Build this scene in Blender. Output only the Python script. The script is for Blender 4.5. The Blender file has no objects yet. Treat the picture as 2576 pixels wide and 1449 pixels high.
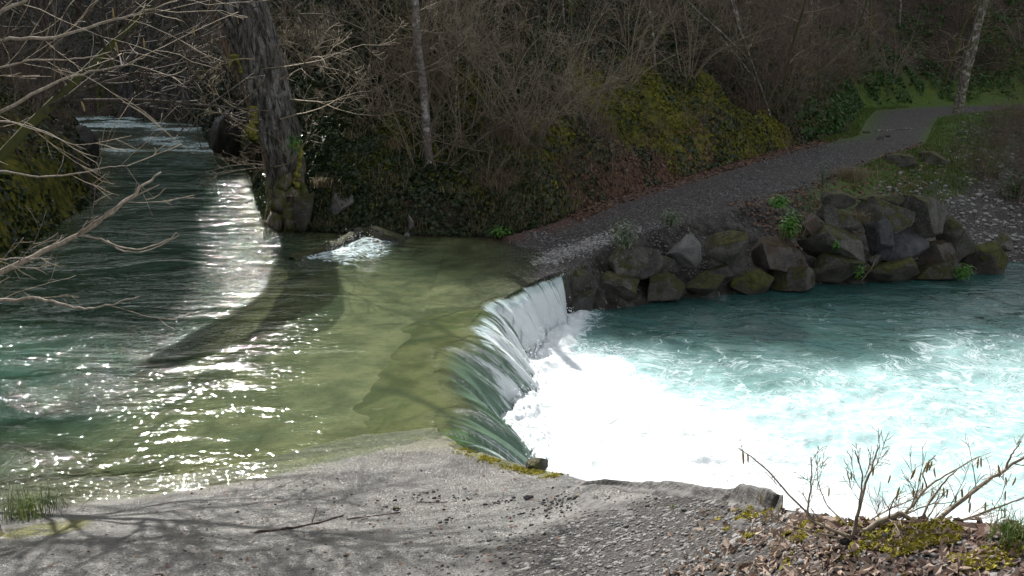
import bpy, bmesh, math, random
import numpy as np
from mathutils import Vector, Matrix

rng = np.random.default_rng(7)
random.seed(7)
scene = bpy.context.scene
COL = scene.collection

# ------------------------------------------------------------------ camera
CZ, F = 4.0, 2143.0
PITCH = math.radians(15.25)
CP, SP = math.cos(PITCH), math.sin(PITCH)
cam = bpy.data.cameras.new("camera")
cam.sensor_width = 36.0
cam.lens = 36.0 * F / 2576.0
cam.clip_start = 0.05
cam.clip_end = 2000
camo = bpy.data.objects.new("camera", cam)
camo.location = (0, 0, CZ)
camo.rotation_euler = (math.pi / 2 - PITCH, 0, 0)
COL.objects.link(camo)
scene.camera = camo

def ray(u, v):
    x, y = (u - 1288.0) / F, -(v - 724.5) / F
    return np.array([x, CP + y * SP, -SP + y * CP])

def at(u, v, Y):
    d = ray(u, v)
    return np.array([0, 0, CZ]) + d * (Y / d[1])

def on(u, v, z):
    d = ray(u, v)
    return np.array([0, 0, CZ]) + d * ((z - CZ) / d[2])

# ------------------------------------------------------------------ noise (numpy)
def _hash(ix, iy, iz, seed):
    h = (ix.astype(np.int64) * 374761393 + iy.astype(np.int64) * 668265263 + iz.astype(np.int64) * 2147483647 + seed * 974711) & 0xFFFFFFFF
    h = ((h ^ (h >> 13)) * 1274126177) & 0xFFFFFFFF
    h = ((h ^ (h >> 16)) * 2246822519) & 0xFFFFFFFF
    return ((h ^ (h >> 15)) & 0xFFFFFF) / float(0xFFFFFF)

def vn(x, y, z=None, seed=0):
    """value noise in -1..1"""
    x = np.asarray(x, float); y = np.asarray(y, float)
    z = np.zeros_like(x) if z is None else np.asarray(z, float)
    ix, iy, iz = np.floor(x), np.floor(y), np.floor(z)
    fx, fy, fz = x - ix, y - iy, z - iz
    fx = fx * fx * fx * (fx * (fx * 6 - 15) + 10); fy = fy * fy * fy * (fy * (fy * 6 - 15) + 10); fz = fz * fz * (3 - 2 * fz)
    flat = not np.any(z)
    def c(a, b, d): return _hash(ix + a, iy + b, iz + d, seed)
    def lay(d):
        return (c(0, 0, d) * (1 - fx) + c(1, 0, d) * fx) * (1 - fy) + (c(0, 1, d) * (1 - fx) + c(1, 1, d) * fx) * fy
    r = lay(0)
    if not flat:
        r = r * (1 - fz) + lay(1) * fz
    return r * 2 - 1

def fbm(x, y, z=None, o=4, seed=0, g=0.5):
    t, a, n = 0, 1.0, 0
    for k in range(o):
        s = 2.03 ** k
        t = t + a * vn(x * s + 17.3 * k, y * s - 9.1 * k, None if z is None else z * s + 3.7 * k, seed + k)
        n += a; a *= g
    return t / n

def sm(t):
    t = np.clip(t, 0, 1)
    return t * t * (3 - 2 * t)

# ------------------------------------------------------------------ mesh helpers
def np_mesh(name, V, Fc, mat=None, attrs=None, normals=None, smooth=True):
    """V (n,3); Fc (m,3|4) int array"""
    V = np.ascontiguousarray(V, dtype=np.float32); Fc = np.ascontiguousarray(Fc, dtype=np.int32)
    me = bpy.data.meshes.new(name)
    me.vertices.add(len(V)); me.vertices.foreach_set("co", V.ravel())
    k = Fc.shape[1]
    me.loops.add(Fc.size); me.loops.foreach_set("vertex_index", Fc.ravel())
    me.polygons.add(len(Fc))
    me.polygons.foreach_set("loop_start", np.arange(0, Fc.size, k, dtype=np.int32))
    me.update(calc_edges=True)
    me.polygons.foreach_set("use_smooth", np.full(len(Fc), smooth))
    for an, av in (attrs or {}).items():
        a = me.attributes.new(an, 'FLOAT_COLOR', 'POINT')
        c = np.ones((len(V), 4), np.float32); c[:, :av.shape[1]] = av
        a.data.foreach_set("color", c.ravel())
    if normals is not None:
        me.normals_split_custom_set_from_vertices(np.asarray(normals, np.float32).tolist())
    if mat: me.materials.append(mat)
    me.validate()
    return me

def link(name, me, parent=None):
    o = bpy.data.objects.new(name, me)
    COL.objects.link(o)
    if parent is not None: o.parent = parent
    return o

def tag(o, label=None, cat=None, group=None, kind=None):
    if label: o["label"] = label
    if cat: o["category"] = cat
    if group: o["group"] = group
    if kind: o["kind"] = kind
    return o

def empty(name, loc=(0, 0, 0), rz=0.0):
    o = bpy.data.objects.new(name, None)
    o.empty_display_size = 0.2
    o.location = loc; o.rotation_euler = (0, 0, rz)
    COL.objects.link(o)
    return o

class MB:
    def __init__(self): self.v, self.f, self.n = [], [], 0
    def tube(self, pts, rad, sides=4, cap=True):
        pts = np.asarray(pts, float); n = len(pts)
        rad = np.asarray(rad, float)
        tang = np.gradient(pts, axis=0)
        tang /= np.linalg.norm(tang, axis=1, keepdims=True) + 1e-9
        ref = np.array([0, 0, 1.0]) if abs(tang[:, 2].mean()) < 0.8 else np.array([1.0, 0, 0])
        a = np.cross(tang, ref); a /= np.linalg.norm(a, axis=1, keepdims=True) + 1e-9
        b = np.cross(tang, a)
        th = np.arange(sides) * 2 * math.pi / sides
        ring = pts[:, None, :] + rad[:, None, None] * (np.cos(th)[None, :, None] * a[:, None, :] + np.sin(th)[None, :, None] * b[:, None, :])
        base = self.n
        self.v.append(ring.reshape(-1, 3)); self.n += n * sides
        i = np.arange(n - 1)[:, None] * sides; j = np.arange(sides)[None, :]; j2 = (j + 1) % sides
        q = np.stack([base + i + j, base + i + j2, base + i + sides + j2, base + i + sides + j], -1).reshape(-1, 4)
        self.f.extend(map(tuple, q))
        if cap:
            self.f.append(tuple(base + (n - 1) * sides + k for k in range(sides)))
    def poly(self, vs, fs):
        vs = np.asarray(vs, float)
        self.v.append(vs); self.f.extend(tuple(int(i) + self.n for i in f) for f in fs); self.n += len(vs)
    def mesh(self, name, mat, smooth=True):
        me = bpy.data.meshes.new(name)
        V = np.concatenate(self.v) if self.v else np.zeros((0, 3))
        me.from_pydata(V.tolist(), [], [tuple(map(int, f)) for f in self.f])
        if smooth: me.polygons.foreach_set("use_smooth", np.full(len(me.polygons), True))
        me.materials.append(mat)
        return me

# ------------------------------------------------------------------ materials
def newmat(name):
    m = bpy.data.materials.new(name); m.use_nodes = True
    nt = m.node_tree; nt.nodes.clear()
    out = nt.nodes.new("ShaderNodeOutputMaterial")
    return m, nt, out

class NG:
    """small node-graph helper"""
    def __init__(self, nt): self.nt = nt
    def n(self, t, **kw):
        nd = self.nt.nodes.new(t)
        for k, v in kw.items(): setattr(nd, k, v)
        return nd
    def l(self, a, b): self.nt.links.new(a, b)
    def setin(self, s, v):
        if isinstance(v, bpy.types.NodeSocket): self.l(v, s)
        else: s.default_value = v
    def math(self, op, a, b=0.0, c=None, clamp=False):
        nd = self.n("ShaderNodeMath", operation=op, use_clamp=clamp)
        self.setin(nd.inputs[0], a); self.setin(nd.inputs[1], b)
        if c is not None: self.setin(nd.inputs[2], c)
        return nd.outputs[0]
    def mix(self, f, a, b, mode='MIX'):
        nd = self.n("ShaderNodeMix", data_type='RGBA', blend_type=mode)
        self.setin(nd.inputs[0], f)
        for s, v in ((nd.inputs[6], a), (nd.inputs[7], b)):
            if isinstance(v, tuple): v = (*v, 1.0) if len(v) == 3 else v
            self.setin(s, v)
        return nd.outputs[2]
    def noise(self, vec, scale, detail=4.0, rough=0.55, dist=0.0):
        nd = self.n("ShaderNodeTexNoise")
        if vec is not None: self.l(vec, nd.inputs["Vector"])
        nd.inputs["Scale"].default_value = scale; nd.inputs["Detail"].default_value = detail
        nd.inputs["Roughness"].default_value = rough; nd.inputs["Distortion"].default_value = dist
        return nd.outputs[0]
    def vor(self, vec, scale, feature='F1', rand=1.0):
        nd = self.n("ShaderNodeTexVoronoi", feature=feature)
        self.l(vec, nd.inputs["Vector"]); nd.inputs["Scale"].default_value = scale
        nd.inputs["Randomness"].default_value = rand
        return nd
    def ramp(self, f, lo, hi, a=0.0, b=1.0):
        nd = self.n("ShaderNodeMapRange", interpolation_type='SMOOTHSTEP')
        self.setin(nd.inputs[0], f)
        for i, v in enumerate((lo, hi, a, b)): self.setin(nd.inputs[i + 1], v)
        return nd.outputs[0]
    def scalev(self, vec, s):
        nd = self.n("ShaderNodeMapping"); self.l(vec, nd.inputs[0]); nd.inputs["Scale"].default_value = s
        return nd.outputs[0]
    def bump(self, h, strength=0.5, dist=0.05, normal=None):
        nd = self.n("ShaderNodeBump"); self.l(h, nd.inputs["Height"])
        nd.inputs["Strength"].default_value = strength; nd.inputs["Distance"].default_value = dist
        if normal is not None: self.l(normal, nd.inputs["Normal"])
        return nd.outputs[0]
    def principled(self, color, rough=0.8, normal=None, spec=0.5):
        nd = self.n("ShaderNodeBsdfPrincipled")
        if isinstance(color, tuple): color = (*color, 1.0)
        self.setin(nd.inputs["Base Color"], color); self.setin(nd.inputs["Roughness"], rough)
        nd.inputs["Specular IOR Level"].default_value = spec
        if normal is not None: self.l(normal, nd.inputs["Normal"])
        return nd.outputs[0]

def mat_bark(name, c1, c2, scale=30.0, rough=0.85, lichen=None, moss=0.0, stretch=0.25):
    m, nt, out = newmat(name); g = NG(nt)
    co = g.n("ShaderNodeTexCoord").outputs["Object"]
    v = g.scalev(co, (1, 1, stretch))
    n = g.noise(v, scale, 5)
    rnd = g.n("ShaderNodeObjectInfo").outputs["Random"]
    c = g.mix(g.ramp(n, 0.35, 0.65), c1, c2)
    c = g.mix(g.math('MULTIPLY', rnd, 0.35), c, tuple(0.45 * x for x in c1))
    if lichen:
        c = g.mix(g.ramp(g.noise(co, scale * 0.45, 4), 0.52, 0.62), c, lichen)
    if moss > 0:
        c = g.mix(g.math('MULTIPLY', g.ramp(g.noise(co, 5.0, 4), 0.62 - 0.3 * moss, 0.72 - 0.3 * moss), 0.9), c, (0.055, 0.06, 0.012))
    b = g.bump(n, 0.5, 0.01)
    g.l(g.principled(c, rough, b, 0.3), out.inputs[0])
    return m

def mat_leaf(name, c1, c2, rough=0.5, trans=0.3, scale=3.0):
    m, nt, out = newmat(name); g = NG(nt)
    geo = g.n("ShaderNodeNewGeometry")
    rnd = geo.outputs["Random Per Island"]
    pos = geo.outputs["Position"]
    n = g.noise(pos, scale, 3)
    f = g.math('ADD', g.math('MULTIPLY', rnd, 0.7), g.math('MULTIPLY', g.math('SUBTRACT', n, 0.5), 1.2), clamp=True)
    c = g.mix(f, c1, c2)
    p = g.principled(c, rough, None, 0.3)
    t = g.n("ShaderNodeBsdfTranslucent"); g.l(c, t.inputs[0])
    mx = g.n("ShaderNodeMixShader"); mx.inputs[0].default_value = trans
    g.l(p, mx.inputs[1]); g.l(t.outputs[0], mx.inputs[2]); g.l(mx.outputs[0], out.inputs[0])
    return m

def mat_rock(name, c1, c2, moss=0.0, mosscol=(0.05, 0.052, 0.012), spots=0.4, rust=0.0, scale=3.0, wet=0.0):
    m, nt, out = newmat(name); g = NG(nt)
    geo = g.n("ShaderNodeNewGeometry"); pos = geo.outputs["Position"]
    nz = g.n("ShaderNodeSeparateXYZ"); g.l(geo.outputs["Normal"], nz.inputs[0])
    n1 = g.noise(pos, scale, 6, 0.6); n2 = g.noise(pos, scale * 9, 4, 0.6)
    c = g.mix(g.ramp(n1, 0.3, 0.7), c1, c2)
    c = g.mix(g.math('MULTIPLY', g.ramp(n2, 0.5, 0.7), 0.6), c, tuple(x * 0.4 for x in c1))
    if spots > 0:
        sp = g.ramp(g.noise(pos, 26.0, 3, 0.6), 0.60, 0.68)
        c = g.mix(g.math('MULTIPLY', sp, spots), c, (0.24, 0.23, 0.2))
    if rust > 0:
        c = g.mix(g.math('MULTIPLY', g.ramp(g.noise(pos, 2.2, 4), 0.45, 0.6), rust), c, (0.055, 0.025, 0.01))
    hgt = g.math('ADD', g.math('MULTIPLY', n1, 0.7), g.math('MULTIPLY', n2, 0.3))
    if moss > 0:
        mn = g.noise(pos, 3.3, 5, 0.65)
        f = g.math('ADD', g.math('MULTIPLY', nz.outputs[2], 0.32), mn)
        f = g.ramp(f, 0.86 - 0.45 * moss, 0.98 - 0.45 * moss)
        mt = g.mix(g.ramp(g.noise(pos, 11, 4), 0.35, 0.7), tuple(x * 0.45 for x in mosscol), mosscol)
        c = g.mix(f, c, mt)
        hgt = g.math('ADD', hgt, g.math('MULTIPLY', f, g.noise(pos, 45, 3)))
    b = g.bump(hgt, 0.9, 0.06)
    rough = 0.85 - 0.45 * wet
    g.l(g.principled(c, rough, b, 0.4), out.inputs[0])
    return m

M = {}
M['hazel'] = mat_bark('hazel_bark', (0.13, 0.105, 0.075), (0.26, 0.215, 0.16), 40)
M['alderdark'] = mat_bark('dark_alder_bark', (.035, .027, .022), (.085, .068, .055), 40)
M['skylit_hazel'] = mat_bark('skylit_hazel_bark', (.24, .2, .15), (.42, .36, .29), 40)  # hazel bark lightened, skylight on the left branches put into the colour
M['twig'] = mat_bark('twig_bark', (0.15, 0.12, 0.082), (0.29, 0.235, 0.165), 30)
M['redtwig'] = mat_bark('reddish_twig_bark', (0.085, 0.055, 0.04), (0.15, 0.11, 0.085), 30)
M['sapling'] = mat_bark('sapling_bark', (0.06, 0.05, 0.04), (0.19, 0.165, 0.14), 12, lichen=(0.3, 0.28, 0.25), moss=0.35)
M['mossytrunk'] = mat_bark('mossy_bark', (0.03, 0.027, 0.02), (0.08, 0.07, 0.055), 14, moss=0.75)
M['mossyroot'] = mat_bark('mossy_root_bark', (.05, .04, .03), (.16, .135, .11), 18, moss=.55)
M['paletrunk'] = mat_bark('pale_trunk_bark', (0.09, 0.075, 0.068), (0.2, 0.175, 0.165), 9, lichen=(0.33, 0.3, 0.29), stretch=1.6)
M['catkin'] = mat_bark('catkin_scales', (0.27, 0.19, 0.07), (0.42, 0.31, 0.13), 160, stretch=1)
M['stick'] = mat_bark('dry_stick', (0.05, 0.033, 0.026), (0.12, 0.085, 0.065), 40)
M['ivy'] = mat_leaf('ivy_leaf', (0.012, 0.022, 0.008), (0.05, 0.072, 0.028), 0.35, 0.15)
M['moss'] = mat_leaf('moss_tuft', (0.06, 0.062, 0.01), (0.25, 0.24, 0.035), 0.9, 0.25, 1.2)
M['mossbright'] = mat_leaf('bright_brink_moss', (0.13, 0.115, 0.014), (0.34, 0.30, 0.045), 0.9, 0.25, 4.0)
M['grass'] = mat_leaf('grass_blade', (0.04, 0.085, 0.012), (0.14, 0.17, 0.045), 0.6, 0.3, 1.5)
M['drygrass'] = mat_leaf('dry_grass_blade', (0.13, 0.105, 0.06), (0.26, 0.21, 0.13), 0.7, 0.3)
M['green'] = mat_leaf('fresh_green_leaf', (0.05, 0.14, 0.02), (0.12, 0.28, 0.04), 0.5, 0.35)
M['greygreen'] = mat_leaf('grey_green_leaf', (0.07, 0.095, 0.055), (0.17, 0.2, 0.13), 0.6, 0.3)
M['fern'] = mat_leaf('fern_leaf', (0.02, 0.05, 0.012), (0.06, 0.12, 0.025), 0.5, 0.3)
M['litter'] = mat_leaf('dead_leaf', (0.06, 0.032, 0.02), (0.23, 0.14, 0.09), 0.75, 0.15)
M['litterlight'] = mat_leaf('dry_beech_leaf', (0.10, 0.065, 0.05), (0.46, 0.36, 0.28), 0.7, 0.2, 8)
M['stone'] = mat_leaf('loose_stone', (0.035, 0.034, 0.034), (0.26, 0.255, 0.25), 0.75, 0.0, 14)
M['palestone'] = mat_leaf('pale_cobble', (0.13, 0.125, 0.12), (0.36, 0.35, 0.335), 0.75, 0.0, 3)
M['mosscush'] = mat_bark('moss_cushion', (.09, .085, .015), (.24, .22, .045), 25, stretch=1)

# ------------------------------------------------------------------ terrain description (metres)
# foot of the wooded hill: upstream gorge wall, cliff, then the far edge of the track
R = np.array([(-90, 62, 0), (-45, 60, 0), (-27, 55.3, .3), (-18.8, 50, .3), (-15.8, 44, .2), (-13.3, 38, 0), (-11.6, 35, 0), (-9.9, 31.8, 0), (-8.2, 27, 0),
              (-6.9, 23, 0), (-6.1, 20.9, 0), (-5.3, 20.0, 0), (-4.2, 19.6, 0), (-2.5, 19.3, 0), (0, 19.0, 0), (1.0, 19.7, .12), (2.1, 21.4, .3),
              (6.2, 26, .6), (9.9, 29.9, .8), (13.0, 33.6, 1.0), (16.0, 40.5, 1.0), (19.6, 48, 1.1), (25.5, 52.5, 1.15), (36, 54.5, 1.2), (62, 60, 1.5), (140, 76, 2)], float)
# left bank of ramp and river
L = np.array([(-3.0, -30, 0), (-3.4, 0, 0), (-3.6, 4, 0), (-3.95, 5.9, 0), (-4.7, 6.9, 0), (-6.5, 7.6, 0), (-8.5, 9, 0), (-9.3, 12, 0), (-10.1, 16.3, 0), (-11, 20, 0),
              (-12, 24.5, 0), (-14.5, 30, 0), (-16.7, 34.3, 0), (-18.5, 38, 0), (-24, 45, .3), (-33, 50, .3), (-45, 53, .3), (-90, 55, .3)], float)
E = [(3.0, -40), (2.6, -6), (2.45, 1.0), (1.95, 2.55), (1.36, 3.25), (1.34, 4.2), (1.15, 5.3), (.66, 6.0), (.44, 7.05), (-.05, 7.8)]
C = [(-.5, 8.25), (-.82, 8.9), (-.95, 9.8), (-.92, 11), (-.82, 11.9), (-.66, 13), (-.38, 14.0), (.15, 14.9), (.72, 15.6)]
N = [(1.05, 16.0), (2.3, 18.0), (4.5, 19.7), (7.9, 22.1), (11.5, 26.4), (14.2, 29.3), (17.4, 35.5), (20.8, 42), (26.5, 47), (36, 49), (62, 54), (140, 70)]
B = np.array([(x, y, 0) for x, y in E + C + N], float)
iC0, iC1 = len(E), len(E) + len(C) - 1
WID = np.array([.04] * len(E) + [.95, 1.15, 1.15, 1.05, .95, .9, .8, .6, .4] + [.04] * len(N))
FT = np.array([(.9, 15.7, 0), (1.68, 16.2, 0), (4.3, 17.1, 0), (7.1, 18.0, 0), (9.5, 18.6, 0), (12.1, 19.5, 0), (15, 21.2, 0), (20, 26, 0), (30, 34, 0), (60, 42, 0), (140, 60, 0)], float)
PC = np.array([(-6, 17.2, -.9), (-3, 17.2, -.32), (-1, 17.2, -.17), (.4, 17.4, -.03), (1.6, 18.3, .13), (3.5, 20.3, .36), (7, 24, .6), (10.6, 28.2, .9), (13.4, 31.4, 1.0), (16.6, 38.0, 1.0), (20.2, 45, 1.1), (26, 49.7, 1.1), (36, 51.7, 1.1), (62, 57, 1.2), (140, 73, 1.5)], float)
POOL = -0.9

def sdist(P, x, y):
    """signed distance to a polyline (left of travel positive), fractional index, z interpolated along it"""
    best = np.full(x.shape, 1e9); sg = np.zeros(x.shape); idx = np.zeros(x.shape); zz = np.zeros(x.shape)
    bd = np.zeros(x.shape)
    for i in range(len(P) - 1):
        ax, ay = P[i, 0], P[i, 1]; dx, dy = P[i + 1, 0] - ax, P[i + 1, 1] - ay
        ln2 = dx * dx + dy * dy
        t = np.clip(((x - ax) * dx + (y - ay) * dy) / ln2, 0, 1)
        ex, ey = x - ax - t * dx, y - ay - t * dy
        d = np.hypot(ex, ey)
        cr = (dx * (y - ay) - dy * (x - ax)) / math.sqrt(ln2)
        better = (d < best - 1e-6) | ((np.abs(d - best) <= 1e-6) & (np.abs(cr) > bd))
        best = np.where(better, d, best); bd = np.where(better, np.abs(cr), bd)
        sg = np.where(better, np.sign(cr), sg); idx = np.where(better, i + t, idx)
        zz = np.where(better, P[i, 2] + t * (P[i + 1, 2] - P[i, 2]), zz)
    return best * sg, idx, zz

# thin-plate spline of the near bank and ramp
FG = np.array([(-3.5, -4, 2.3), (0, -4, 2.35), (2.6, -4, 2.6), (-3.4, 0, 2.1), (0, 0, 2.3), (2.3, 0, 2.6), (-3.4, 3, 1.35), (-1.5, 3, 1.42), (0, 3, 1.55), (-3.7, 5, .72), (-2, 5, .8), (0, 5, .92),
               (.44, 7.05, .32), (.66, 6.0, .78), (.3, 6.0, .62), (1.15, 5.3, 1.12), (.6, 5.2, .98), (1.34, 4.2, 1.6), (.8, 4.2, 1.34), (1.36, 3.25, 2.06), (.9, 3.25, 1.74), (1.95, 2.55, 2.44), (1.3, 2.4, 2.1), (-.05, 7.8, .07),
               (-4.3, 7.05, 0), (-3.0, 7.35, 0), (-1.9, 7.85, 0), (-1.2, 8.15, 0), (-.7, 8.4, -.02), (-3, 9, -.42), (-1, 10, -.4), (-5, 9, -.6), (0, 10, -.4)])
def _tps_fit(P):
    n = len(P); d = np.hypot(P[:, None, 0] - P[None, :, 0], P[:, None, 1] - P[None, :, 1])
    K = np.where(d > 0, d * d * np.log(d + 1e-12), 0) + np.eye(n) * 0.02
    A = np.zeros((n + 3, n + 3)); A[:n, :n] = K; A[:n, n] = 1; A[:n, n + 1:] = P[:, :2]; A[n:, :n] = A[:n, n:].T
    return np.linalg.solve(A, np.r_[P[:, 2], 0, 0, 0])
TW = _tps_fit(FG)
def tps(x, y):
    x = np.clip(x, -8, 4); y = np.clip(y, -6, 13)
    r = TW[-3] + TW[-2] * x + TW[-1] * y
    for (px, py, _), w in zip(FG, TW):
        d2 = (x - px) ** 2 + (y - py) ** 2
        r = r + w * 0.5 * d2 * np.log(d2 + 1e-12)
    return r

Z_HILL, Z_LEFT, Z_PATH, Z_BED, Z_RAMP, Z_BANK = 0, 1, 2, 3, 4, 5

def water_z(x, y, dB=None, iB=None):
    if dB is None: dB, iB, _ = sdist(B, x, y)
    w = np.interp(iB, np.arange(len(B)), WID)
    inn = sm((iB - iC0 - .2) / .6) * (1 - sm((iB - iC1 + .3) / .6))
    w = w * (1 + .22 * vn(iB * 2.3, iB * 0, seed=9) * inn)
    s = -dB + .22 * inn * vn(iB * 1.7 + 5, iB * 0, seed=8) + .07 * inn * vn(iB * 6.1, iB * 0, seed=7)
    up = .35 * sm((y - 37) / 9) - .05 * sm((s + 1.3) / 1.3)
    t = np.clip(s / w, 0, 1)
    g = t ** 1.75
    return np.where(s <= 0, up, -.05 + (POOL + .05) * g), s, w, iB

def terrain(x, y, full=False):
    x = np.asarray(x, float); y = np.asarray(y, float)
    dR, iR, zR = sdist(R, x, y)
    dL, iL, zL = sdist(L, x, y)
    dB, iB, _ = sdist(B, x, y)
    dF, _, _ = sdist(FT, x, y)
    _, _, zP = sdist(PC, x, y)
    big = fbm(x * .22, y * .22, o=3, seed=3); mid = fbm(x * .9, y * .9, o=4, seed=11); fine = fbm(x * 5, y * 5, o=3, seed=21)
    # river bed
    dmin = np.minimum(np.abs(dR), np.abs(dL))
    bed = -.26 - .95 * sm((-3.6 - x) / 3.4)
    bed = np.where(y > 36, np.maximum(bed, -.13 + .35 * sm((y - 38) / 6) + .06 * mid), bed)
    bed = bed * (0.25 + .75 * sm(np.abs(dR) / 1.6)) * (0.3 + .7 * sm(np.abs(dL) / 1.6)) + .05 * mid + .012 * fine
    ramp = tps(x, y) + .018 * mid + .010 * fine
    upper = np.where(y < 13, np.maximum(bed, ramp), bed)
    zone = np.where((ramp >= bed) & (y < 13), Z_RAMP, Z_BED)
    # track
    onp = (x > -1.5) & (y > 14) & (dR <= 0)
    pz = zP + .025 * mid + .012 * fine + .05 * sm(1 - np.abs(dR) / .7)
    upper = np.where(onp & (pz > upper), pz, upper)
    zone = np.where(onp & (pz >= upper) & (x > -1.4), Z_PATH, zone)
    z = upper
    # lower side: bank below the track edge, drop beside the ramp, pool bed
    lowN = (dB < 0) & (iB > iC1 + .02)
    t = np.clip(-dB / (-dB + np.abs(dF) + 1e-6), 0, 1)
    gentle = sm((x - 9) / 6)
    zb = pz + (-1.05 - pz) * (t ** .8 * (1 - gentle) + t ** 1.25 * gentle) + .14 * mid * sm(-dB / .6) * (1 + gentle)
    zb = np.where(dF < 0, -1.05 - 1.2 * sm(-dF / 1.2), zb)
    z = np.where(lowN, zb, z); zone = np.where(lowN, Z_BANK, zone)
    lowE = (dB < 0) & (iB < iC0 - .3)
    lip = tps(x, y) + .03 * mid
    z = np.where(lowE, lip - 3.6 * sm((-dB - .02 + .05 * mid) / .8), z); zone = np.where(lowE, Z_RAMP, zone)
    lowC = (dB < 0) & ~lowN & ~lowE
    z = np.where(lowC, -2.2, z); zone = np.where(lowC, Z_BED, zone)
    # left bank
    nl = 1 - sm((iL - 3.2) / 1.2)
    zl_r = zL + 1.0 * sm(dL / .7) + .95 * np.maximum(dL - .2, 0) + (.35 * mid + .8 * big) * sm(dL / 1.2)
    zl_n = tps(x, y) + .12 * sm(dL / .3) + .35 * np.maximum(dL - .2, 0) + .1 * mid * sm(dL / .5)
    zl = zl_r * (1 - nl) + zl_n * nl
    zl = np.where(zl > 14, 14 + (zl - 14) * .35, zl)
    z = np.where(dL > 0, zl, z); zone = np.where(dL > 0, Z_LEFT, zone)
    # wooded hill
    wv = 1 - sm((iR - 9.4) / 2.4)
    bankh = 2.7 * wv + .75 * (1 - wv); bw = .85 * wv + .7 * (1 - wv)
    slope = 1.05 * wv + .80 * (1 - wv)
    spur = sm((iR - 8.2) / 1.2) * (1 - sm((iR - 12.6) / 1.6))
    slope = slope * (1 - spur) + .56 * spur; bankh = bankh * (1 - spur) + .8 * spur
    ledge = np.abs(fbm(x * .55 + 4, y * .55, o=3, seed=31))
    zh = zR + bankh * sm((dR + .12 * mid) / bw) + slope * np.maximum(dR - .35, 0) + (1.1 * big + .5 * mid + .9 * ledge * wv) * sm(dR / 1.5) + .10 * fine * sm(dR / .5)
    zh = np.where(zh > 20, 20 + (zh - 20) * .25, zh)
    z = np.where(dR > 0, zh, z); zone = np.where(dR > 0, Z_HILL, zone)
    if not full: return z
    return z, zone, dict(dR=dR, iR=iR, dL=dL, iL=iL, dB=dB, iB=iB, dF=dF, wv=wv, mid=mid, big=big, fine=fine, nl=nl)

def hit(u, v, y0=1.5, y1=80):
    """ground point seen at a photo pixel"""
    d = ray(u, v)
    Y = np.concatenate([np.linspace(y0, 12, 900), np.linspace(12, y1, 2600)[1:]])
    Y = Y[(Y >= y0)]
    P = np.array([0, 0, CZ])[None] + d[None] * (Y / d[1])[:, None]
    zt = terrain(P[:, 0], P[:, 1])
    k = np.argmax(P[:, 2] < zt)
    if k == 0: k = len(Y) - 1
    return P[k]

def gz(x, y):
    return float(terrain(np.array([x]), np.array([y]))[0])

# ------------------------------------------------------------------ terrain mesh
tau = np.concatenate([np.linspace(-5, -.9, 24)[:-1], np.linspace(-.9, -.72, 12)[:-1], np.linspace(-.72, .72, 760), np.linspace(.72, .9, 12)[1:], np.linspace(.9, 5, 24)[1:]])
ys = [1.0]
while ys[-1] < 260:
    y = ys[-1]
    if y < 17: d = max(.013, y * y / 2100)
    elif y < 46: d = .14
    else: d = (y - 40) * .06 + .1
    ys.append(y + d)
ys = np.array(ys)
X = tau[None, :] * ys[:, None]; Yg = np.repeat(ys[:, None], len(tau), 1)
x, y = X.ravel(), Yg.ravel()
z, zone, q = terrain(x, y, True)
V = np.stack([x, y, z], 1)
nr, nc = X.shape
ii = (np.arange(nr - 1)[:, None] * nc + np.arange(nc - 1)[None, :])
Q = np.stack([ii, ii + 1, ii + nc + 1, ii + nc], -1).reshape(-1, 4)
# normals
Zg = z.reshape(nr, nc); P3 = V.reshape(nr, nc, 3)
nrm = np.cross(np.gradient(P3, axis=1), np.gradient(P3, axis=0))
nrm /= np.linalg.norm(nrm, axis=2, keepdims=True) + 1e-12
nrm = nrm.reshape(-1, 3)

# zone weights: A = moss, gravel, concrete ; Bz = rock, litter, grass
def blob(cx, cy, r, x, y): return np.exp(-((x - cx) ** 2 + (y - cy) ** 2) / (r * r))
MOSS = [(1230, 350, 1.1), (1300, 400, .9), (1210, 420, .9), (1750, 300, 1.3), (1850, 290, 1.2), (1960, 320, .9), (1700, 360, .9), (1900, 350, .8), (1560, 290, .7), (1590, 330, .8), (1020, 400, .7), (900, 440, .6), (1400, 330, .6), (1330, 350, .8), (1990, 360, .5), (960, 320, .8), (1480, 240, .8), (1150, 260, .7), (1640, 200, .9), (1260, 430, .6)]
moss = np.zeros_like(x); mossP = []
for (u, v, r) in MOSS:
    p = hit(u, v, 16); mossP.append((p[0], p[1], r))
    moss += blob(p[0], p[1], r, x, y)
hillm = (zone == Z_HILL)
leftm = (zone == Z_LEFT)
moss = moss * hillm
moss += hillm * .55 * sm((q['mid'] * 1.1 + q['big'] * .6 - .05) / .5) * (1 - .4 * sm((q['dR'] - 5) / 8))
moss += leftm * sm((q['mid'] * 1.2 + .05) / .6) * .75
for (u, v, r) in ((120, 1330, .35), (200, 510, 1.6), (100, 470, 1.5), (60, 420, 1.5), (30, 600, 1.2)):
    p = hit(u, v); moss += 1.2 * blob(p[0], p[1], r, x, y) * (leftm | (zone == Z_RAMP))
edgeE = (q['iB'] < iC0 + .3) & (q['dB'] > -.5)
moss += edgeE * (q['iB'] > iC0 - 2.4) * np.exp(-((q['dB'] - .03) / .10) ** 2) * sm((y - 6.9) / .3) * 1.3
gravel = (zone == Z_PATH) * sm((x + 1.3 + .5 * q['mid']) / 1.9) + (zone == Z_BANK) * sm((x - 8) / 3)
rampm = (zone == Z_RAMP)
gr_fg = rampm * sm((fbm(x * .8, y * .8, o=3, seed=5) * .35 + (5.15 - y) * .55 + (x + .1) * .5) / .5)
gr_fg *= (1 - sm((y - 6.7) / .4))
gravel = gravel + gr_fg
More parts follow.
